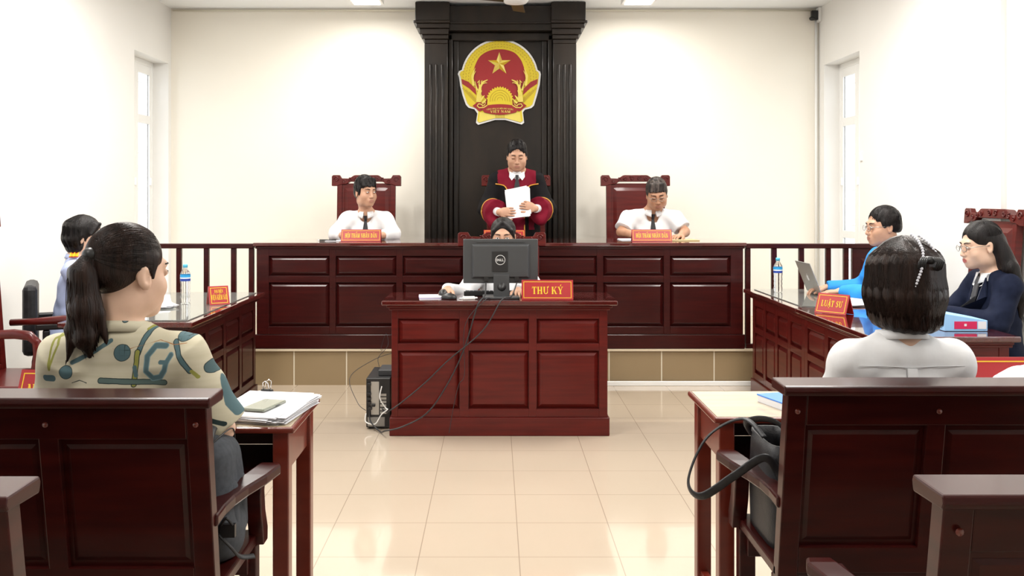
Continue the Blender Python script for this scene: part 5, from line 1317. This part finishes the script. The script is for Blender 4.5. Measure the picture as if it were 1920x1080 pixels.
# ---------------------------------------------------------------- clerk's desk: monitor, keyboard, mice, cables, tower
t = thing('monitor', "black desktop monitor seen from behind on the clerk's desk", 'monitor', (.035, 5.93, .82), math.radians(2))
w, h = .231, .273; zb = .09
sh = MB().prism([(-w, zb), (w, zb), (w, zb+h), (-w, zb+h)], lambda a, b: (a, -.004, b), lambda a, b: (a, .022, b)).build('screen_housing', DGREY, t, .006)
MB().prism([(-w+.05, zb+.03), (w-.05, zb+.03), (w-.05, zb+h-.03), (-w+.05, zb+h-.03)], lambda a, b: (a, -.004, b), lambda a, b: (a*.92, -.022, zb+h/2+(b-zb-h/2)*.9)).build('rear_bulge', DGREY, t, .004)
MB().box(-w+.012, w-.012, .022, .0235, zb+.015, zb+h-.012).build('screen', mat('screen_glow', (.35, .4, .45), .2, emit=.6), t)
m = MB()
for a, b in ((-.15, -.06), (-.055, .045), (.05, .15)): m.box(a, b, -.0055, -.004, zb+h-.024, zb+h-.020)
m.build('vent_slots', BLACK, t)
MB().box(-.055, .045, -.026, -.018, zb+.07, zb+.20).build('stand_mount', BLACK, t, .004)
MB().prism([(-.045, .0), (.055, .0), (.052, zb+.055), (-.045, zb+.055)], lambda a, b: (a, -.034, b), lambda a, b: (a, -.024, b)).build('stand_column', DGREY, t, .004)
MB().lathe([(.0, 0), (.026, 0), (.026, .002), (0, .002)], n=24).build('cable_hole', BLACK, t, M=Matrix.Translation((.005, -.034, .07)) @ Matrix.Rotation(PI/2, 4, 'X'))
MB().box(-.11, .115, -.09, .10, 0, .012).build('stand_base', DGREY, t, .005)
for x in (-.09, .10): MB().box(x-.014, x+.014, -.02, -.004, zb+.012, zb+.05).build('cable_plug', BLACK, t, .003)
LG = mat('logo_grey', (.62, .62, .62), .4)
m = MB(); RZ = zb+.145
lay(m, strip([(-.003+.029*math.cos(a), RZ+.029*math.sin(a)) for a in [2*PI*i/36 for i in range(37)]], .0035), lambda a, b, o: (a, -.0265-o, b), .0015)
def LL(pl): return [[(-.003+x, RZ+y) for x, y in p] for p in pl]
E_ = []
for x0, ch in ((-.0225, 'D'), (-.0100, 'E'), (.0015, 'L'), (.0125, 'L')):
    if ch == 'D': E_ += R4(x0, -.008, x0+.003, .008)+strip([(x0, .0068), (x0+.006, .006), (x0+.009, 0), (x0+.006, -.006), (x0, -.0068)], .003)
    elif ch == 'L': E_ += R4(x0, -.008, x0+.003, .008)+R4(x0, -.008, x0+.009, -.005)
    else:
        cx_, cy_ = x0+.005, 0; ca, sa = math.cos(.6), math.sin(.6)
        for p in R4(-.0055, -.0065, -.003, .0065)+R4(-.0055, -.0065, .005, -.004)+R4(-.0055, .004, .005, .0065)+R4(-.0055, -.0012, .004, .0012): E_.append([(cx_+x*ca-y*sa, cy_+x*sa+y*ca) for x, y in p])
lay(m, LL(E_), lambda a, b, o: (a, -.0265-o, b), .0015); m.build('round_logo', LG, t)
t = thing('keyboard', "black keyboard behind the monitor on the clerk's desk", 'keyboard', (.03, 6.09, .821), 0)
MB().prism([(-.075, 0), (.075, 0), (.075, .014), (-.075, .03)], lambda a, b: (-.225, a*.9, b), lambda a, b: (.225, a*.9, b)).build('case', BLACK, t, .004)
m = MB()
for r in range(5):
    for c in range(17): m.box(-.215+c*.0253, -.215+c*.0253+.021, -.06+r*.026, -.06+r*.026+.021, .028-r*.0028, .033-r*.0026)
m.build('keys', DGREY, t)
def mouse(label, loc, rz, mt):
    t = thing('computer_mouse', label, 'mouse', loc, rz)
    m = MB(); m.ell((0, 0, .006), (.031, .052, .030), n=16, m=10); m.v = [(x, y, max(z, 0)) for x, y, z in m.v]; m.build('shell', mt, t)
    MB().lathe([(.003, -.004), (.006, -.004), (.006, .004), (.003, .004)], n=10).build('wheel', DGREY, t, M=Matrix.Translation((0, .026, .031)) @ Matrix.Rotation(PI/2, 4, 'Y')); return t
mouse('black computer mouse lying nearest the front edge of the clerk desk', (-.28, 5.86, .821), 1.2, BLACK)
mouse("black computer mouse under the clerk's hand", (-.322, 5.99, .832), PI, BLACK)
mouse('white computer mouse on the right desk, below the papers', (2.22, 5.42, .766), PI/2+.2, mat('white_plastic', (.8, .8, .78), .35))
t = thing('notebook', 'white notebook under the hand of the clerk', 'notebook', (-.37, 5.96, .8205), .1)
MB().box(-.10, .10, -.075, .075, 0, .010).build('pages', PAPER, t); MB().box(-.102, .102, -.077, .077, -.0004, .0015).build('cover', mat('violet_cover', (.35, .3, .55), .5), t)
t = thing('adapter', "small white adapter lying beside the black mouse on the clerk's desk", 'adapter', (-.155, 5.83, .8205), .15)
MB().box(-.04, .035, -.018, .018, 0, .018).box(.035, .05, -.01, .01, .004, .014).build('shell', WHITE, t, .005); MB().tube([(-.04, 0, .006), (-.06, .015, .004), (-.05, .04, .004), (0, .05, .004)], .003, 6).build('lead', WHITE, t)
CBL = mat('black_cable', (.02, .02, .022), .5)
def bez(pts, n=10):
    P = [Vector(p) for p in pts]; out = []
    for i in range(len(P)-1):
        p0, p1, p2, p3 = P[max(i-1, 0)], P[i], P[i+1], P[min(i+2, len(P)-1)]
        for j in range(n):
            u = j/n; out.append(.5*((2*p1)+(p2-p0)*u+(2*p0-5*p1+4*p2-p3)*u*u+(3*p1-p0-3*p2+p3)*u**3))
    return out+[P[-1]]
def cable(label, pts, r=.0035, mt=None): MB().tube(bez(pts), r, 8).build('cable', mt or CBL, label=label, cat='cable')
fy = 5.775
def DP(px, py, y): s = 1800/y; return ((px-928)/s, y, 1.45-(py-367)/s)
cable('thick black cable curving down the clerk desk front to the tower, the steeper one', [(-.055, 5.905, .915), (-.06, 5.80, .85), (-.085, 5.735, .825), DP(893, 580, 5.72), DP(868, 660, 5.75), DP(835, 727, 5.75), DP(800, 775, 5.74), DP(755, 800, 5.74), DP(722, 808, 5.74), (-.70, 5.86, .01), (-.77, 5.93, .06), (-.775, 5.955, .14)], .0045)
cable('black cable running diagonally down the clerk desk front to the lower left', [(.135, 5.905, .915), (.10, 5.82, .84), (.04, 5.735, .826), DP(905, 620, 5.73), DP(840, 676, 5.75), DP(800, 715, 5.75), DP(755, 753, 5.75), DP(728, 772, 5.76), (-.66, 5.88, .12), (-.70, 5.95, .13)], .004)
cable("thin black cable hanging nearly straight down the middle of the clerk desk front", [(-.03, 5.84, .826), (-.06, 5.74, .825), DP(872, 610, 5.73), DP(871, 700, 5.77), DP(860, 722, 5.77), DP(850, 765, 5.77), DP(842, 812, 5.75)], .002)
cable('thin black cable rising from the tower to the platform riser', [(-.76, 6.3, .33), (-.80, 6.6, .34), (-.78, 7.0, .36), (-.83, 7.31, .40), (-.87, 7.325, .28), (-.85, 7.30, .28)], .002)
cable('thin black cable looping on the left of the tower', [(-.64, 6.35, .42), (-.80, 6.4, .36), (-.95, 6.3, .26), (-.86, 6.0, .16), (-.80, 5.945, .12)], .002)
cable('white cable curving over the back of the computer tower', [(-.70, 5.945, .27), (-.71, 5.93, .20), (-.675, 5.93, .14), (-.66, 5.90, .135), (-.70, 5.92, .10), (-.74, 5.93, .04), (-.80, 5.945, .05), (-.80, 5.955, .10)], .004, WHITE)
t = thing('computer_tower', "black computer tower standing on the floor left of the clerk's desk", 'computer', (-.725, 5.965, 0))
MB().box(-.075, .075, 0, .40, .01, .315).build('case', BLACK, t, .004)
MB().box(-.045, .005, -.002, .001, .09, .295).build('rear_plate', ALU, t); MB().box(-.066, .04, -.003, .001, .018, .075).build('power_supply', mat('grey_metal', (.32, .31, .29), .45, metal=.5), t)
m = MB()
for k in range(6): m.box(.012, .05, -.0015, .001, .095+k*.022, .110+k*.022)
m.build('slot_covers', ALU, t)
for k, (x, z) in enumerate(((-.055, .28), (-.055, .22), (-.055, .19), (-.055, .165), (-.03, .15), (-.05, .13))): MB().box(x-.012, x+.012, -.02, 0, z-.008, z+.008).build('rear_connector', BLACK, t, .002)
MB().box(-.06, .06, .02, .36, .0, .01).build('feet', BLACK, t)
t = thing('computer_accessory', 'black flat box lying on top of the computer tower', 'box', (-.69, 6.05, .316)); MB().box(-.045, .04, 0, .20, 0, .035).build('shell', DGREY, t, .004)

# ---------------------------------------------------------------- bottles
WAT = mat('clear_bottle_plastic', (.95, .97, 1), .05, trans=1, ior=1.2); LBL = mat('bottle_label', (.03, .35, .72), .35); LBW = mat('bottle_label_white', (.8, .85, .9), .4); CAPM = mat('bottle_cap', (.10, .50, .72), .4); LBD = mat('bottle_label_dark', (.02, .06, .35), .4)
def bottle(label, loc):
    t = thing('water_bottle', label, 'bottle', loc, 0, 'water bottles')
    pr = [(.024, 0), (.030, .005), (.031, .03), (.028, .045), (.031, .06), (.028, .075), (.031, .09), (.029, .11), (.031, .125), (.032, .135), (.032, .175), (.028, .19), (.014, .212), (.0125, .22), (.0125, .228)]
    MB().lathe(pr, n=24).build('bottle_body', WAT, t)
    MB().lathe([(.0325, .136), (.0325, .152)], n=24, caps=False).mat(1).lathe([(.0325, .152), (.0325, .160)], n=24, caps=False).mat(2).lathe([(.0325, .160), (.0325, .176)], n=24, caps=False).build('label', [LBD, LBW, LBL], t)
    MB().lathe([(.015, .222), (.015, .240), (.013, .243)], n=16).build('cap', CAPM, t)
bottle('clear plastic water bottle with blue label on the left desk', (-1.99, 6.17, .7665))
bottle('clear plastic water bottle with blue label on the right desk beside the laptop', (2.01, 6.82, .7665))
# ---------------------------------------------------------------- laptop, papers, box file
t = thing('laptop', 'open silver laptop on the far right desk, its lid back facing the aisle', 'laptop', (2.22, 6.66, .767), 0)
MB().box(0, .215, -.15, .15, 0, .014).build('base', ALU, t, .003); m = MB()
for r in range(5):
    for c in range(13): m.box(.03+r*.02, .046+r*.02, -.13+c*.02, -.114+c*.02, .014, .0155)
m.build('keys', BLACK, t)
Ml = Matrix.Translation((0, 0, .012)) @ Matrix.Rotation(math.radians(-22), 4, 'Y')
ld = MB().box(-.006, .0, -.155, .155, 0, .23).build('lid', ALU, t, .003, M=Ml)
MB().box(.0, .0008, -.145, .145, .012, .22).build('screen', BLACK, ld, M=Ml)
ap = [(0, .012), (.006, .016), (.013, .013), (.016, .008), (.012, .002), (.012, -.005), (.018, -.010), (.013, -.019), (.007, -.023), (0, -.021), (-.007, -.023), (-.013, -.018), (-.018, -.008), (-.018, .003), (-.014, .012), (-.006, .016)]
LW = mat('lid_mark_white', (.9, .9, .9), .3)
MB().prism(ap, lambda a, b: (-.0064, -a, .115+b), lambda a, b: (-.0072, -a, .115+b)).build('lid_mark', LW, ld, M=Ml)
MB().prism([(.0, .018), (.001, .026), (.008, .030), (.007, .022)], lambda a, b: (-.0064, -a, .115+b), lambda a, b: (-.0072, -a, .115+b)).build('lid_mark_leaf', LW, ld, M=Ml)
sheets('paper_stack', 'white papers on the far right desk beside the laptop', 'papers', (2.36, 6.13, .767), (0, 0, .25), .42, .30, 8, .006, .02, .10, 'stacks of paper on the side desks')
sheets('paper_stack', 'second pile of white papers on the right desk, nearer the woman in navy', 'papers', (2.40, 5.66, .762), (0, 0, -.1), .30, .21, 9, .004, .01, .08, 'stacks of paper on the side desks')
sheets('paper_stack', 'fanned white papers on the left desk beside the water bottle', 'papers', (-2.13, 5.93, .7665), (0, 0, .5), .21, .30, 12, .05, .02, .25, 'stacks of paper on the side desks')
t = thing('box_file', 'pale blue box file with crimson label lying on the near right desk', 'box file', (2.385, 5.06, .761), 0)
BLF = mat('pale_blue_board', (.30, .55, .85), .5); CRM = mat('crimson_label', (.60, .01, .09), .5)
MB().prism([(-.10, 0), (.12, 0), (.12, .055), (-.10, .09)], lambda a, b: (a, -.18, b), lambda a, b: (a, .18, b)).build('case', BLF, t, .003)
MB().box(-.05, .065, -.182, -.180, .012, .05).build('label', CRM, t); MB().box(.07, .112, -.182, -.180, .012, .05).build('spine_tag', PAPER, t)
MB().box(.0, .012, -.1826, -.182, .026, .038).build('label_mark', PAPER, t)
t = thing('pen', 'black pen lying on the judges bench at the left', 'pen', (-1.32, 7.62, 1.097)); MB().tube([(-.07, 0, 0), (.06, 0, 0)], .006, 8).build('barrel', BLACK, t); MB().tube([(-.095, 0, 0), (-.07, 0, 0)], .003, 8, rs=[.001, .005]).build('tip', CHROME, t)
sheets('paper_sheet', 'white sheet under the pen on the judges bench', 'paper', (-1.22, 7.66, 1.0905), (0, 0, .1), .25, .18, 2, 0, .005, .03)
sheets('paper_sheet', 'white sheet lying by the right arm of the juror in glasses', 'paper', (1.10, 7.76, 1.0905), (0, 0, .05), .18, .20, 3, .01, .005, .05)
t = thing('document_folder', 'buff folder lying on the judges bench right of the juror in glasses', 'folder', (1.50, 7.72, 1.0905), .1); MB().box(-.12, .12, -.10, .12, 0, .008).build('cover', mat('buff_card', (.55, .42, .22), .6), t, .002)
sheets('paper_sheet', "white papers standing behind the clerk's hair on the judges bench", 'paper', (.30, 7.78, 1.0905), (0, 0, .3), .15, .2, 4, .02, .01, .1)
# ---------------------------------------------------------------- left attendee table
sheets('paper_stack', 'thick fanned stack of white papers on the table by the ponytail woman', 'papers', (-.738, 3.10, .7505), (0, 0, -.22), .23, .31, 22, .012, .012, .14, th=.0011)
t = thing('binder_clip', 'black binder clip on the paper stack', 'clip', (-.775, 3.265, .776), -.2)
MB().prism([(-.012, 0), (.012, 0), (.003, .016), (-.003, .016)], lambda a, b: (-.02, a, b), lambda a, b: (.02, a, b)).build('spring', BLACK, t)
for s in (-1, 1): MB().tube([(-.011, s*.004, .012), (-.009, s*.014, .040), (0, s*.016, .046), (.009, s*.014, .040), (.011, s*.004, .012)], .0015, 6).build('handle', CHROME, t)
t = thing('phone', 'grey-green phone lying face down on the paper stack', 'phone', (-.735, 3.06, .7775), -.28); MB().box(-.04, .04, -.072, .072, 0, .0095).build('case', mat('sage_phone_case', (.20, .22, .17), .25, .5), t, .0035)
MB().box(.0405, .0415, .0, .025, .003, .006).build('side_button', BLACK, t)
t = thing('blue_book', 'blue and white booklet on the right attendee table, half behind the bench', 'booklet', (1.03, 3.16, .7505), .3); MB().box(-.10, .10, -.14, .14, 0, .022).build('pages', PAPER, t); MB().box(-.102, .102, -.142, .142, .022, .026).build('cover', mat('blue_cover', (.04, .22, .75), .35), t)
t = thing('white_cloth', 'white rounded cloth bundle at the right edge beside the red nameplate', 'cloth', (1.72, 3.10, .751), 0)
Vv = Vol(); Vv.ell((0, 0, .05), (.13, .08, .10), None, .03); Vv.ell((.1, .02, .06), (.12, .08, .12), None, .03); a_, b_ = Vv.mesh(.012, disp=folds(.004, 60), clip=lambda X, Y, Z: -Z+0*X+0*Y); raw('folds', a_, b_, WSHIRT, t, True)

# ---------------------------------------------------------------- bags on the benches
GREYB = cloth('grey_canvas', (.055, .06, .068), (.07, .075, .085), .8, 60, .15); BLKS = mat('black_webbing', (.015, .015, .017), .6)
t = thing('backpack', 'dark grey backpack standing on the left bench beside the ponytail woman', 'backpack', (-.79, 2.66, .453), 0)
V = Vol(); V.cap((0, -.05, .10), (0, -.04, .27), .085, .075, .05); V.cap((0, .06, .10), (0, .05, .26), .085, .075, .05); V.cap((.0, 0, .06), (.0, .0, .05), .09, .09, .04)
v_, q_ = V.mesh(.01, disp=folds(.003, 30), clip=lambda X, Y, Z: -Z+0*X+0*Y); raw('bag_body', v_, q_, GREYB, t, True)
V = Vol(); V.cap((.050, -.03, .08), (.050, -.03, .19), .042, .038, .03); V.cap((.050, .05, .08), (.050, .05, .19), .042, .038, .03); v_, q_ = V.mesh(.009); raw('side_pocket', v_, q_, GREYB, t, True)
MB().tube(bez([(.03, -.125, .05), (.04, -.140, .15), (.035, -.128, .25), (.02, -.08, .345), (.01, .0, .365)]), .016, 8, flat=.35).build('shoulder_strap', BLKS, t)
MB().tube(bez([(.055, -.115, .10), (.085, -.10, .06), (.10, -.06, .02), (.13, -.03, .01)]), .010, 8, flat=.4).build('webbing', BLKS, t)
MB().box(.06, .10, -.115, -.10, .09, .125).tube(bez([(.065, -.118, .125), (.08, -.125, .145), (.095, -.118, .125)]), .004, 6).build('buckle', BLACK, t, .003)
MB().tube([(-.03, -.05, .355), (-.02, -.02, .375), (.02, .02, .375), (.03, .05, .35)], .007, 6).build('top_handle', BLKS, t)
MB().tube(bez([(.0, -.13, .30), (.045, -.06, .345), (.055, .03, .345), (.04, .11, .29)]), .0022, 6).build('zip', BLACK, t)
t = thing('handbag', 'black leather handbag with long straps hooked over the right bench arm', 'bag', (.83, 2.83, .453), 0)
def bagsec(z): u = z/.29; return .052+.006*math.sin(3*u), .150-.02*u
m = MB(); n_ = 20; vs = []; Z = [0, .02, .10, .18, .25, .29]
for z in Z:
    a, b = bagsec(z)
    for k in range(n_):
        c_, s_ = math.cos(2*PI*k/n_), math.sin(2*PI*k/n_); vs.append((a*math.copysign(abs(c_)**.6, c_), b*math.copysign(abs(s_)**.45, s_), z))
fs = [(i*n_+k, i*n_+(k+1) % n_, (i+1)*n_+(k+1) % n_, (i+1)*n_+k) for i in range(len(Z)-1) for k in range(n_)]+[tuple(range(n_))]
m.add(vs, fs, True); o = m.build('bag_body', LEATHER, t); so = o.modifiers.new('thickness', 'SOLIDIFY'); so.thickness = .006; so.offset = -1
MB().tube(bez([(-.052, -.06, .30), (-.10, .0, .34), (-.20, .02, .28), (-.26, .0, .16), (-.235, -.06, .13), (-.15, -.10, .20), (-.075, -.13, .26), (-.035, -.13, .22), (-.02, -.145, .16)]), .012, 8, flat=.3).build('strap', LEATHER, t)
MB().tube(bez([(-.05, .09, .27), (-.07, .07, .31), (-.04, .02, .335), (.0, -.03, .33), (.045, -.06, .27)]), .011, 8, flat=.3).build('strap', LEATHER, t)
MB().tube(bez([(.0, -.149, .25), (-.01, -.152, .15), (.005, -.152, .0)]), .0018, 6).build('seam', BLACK, t)
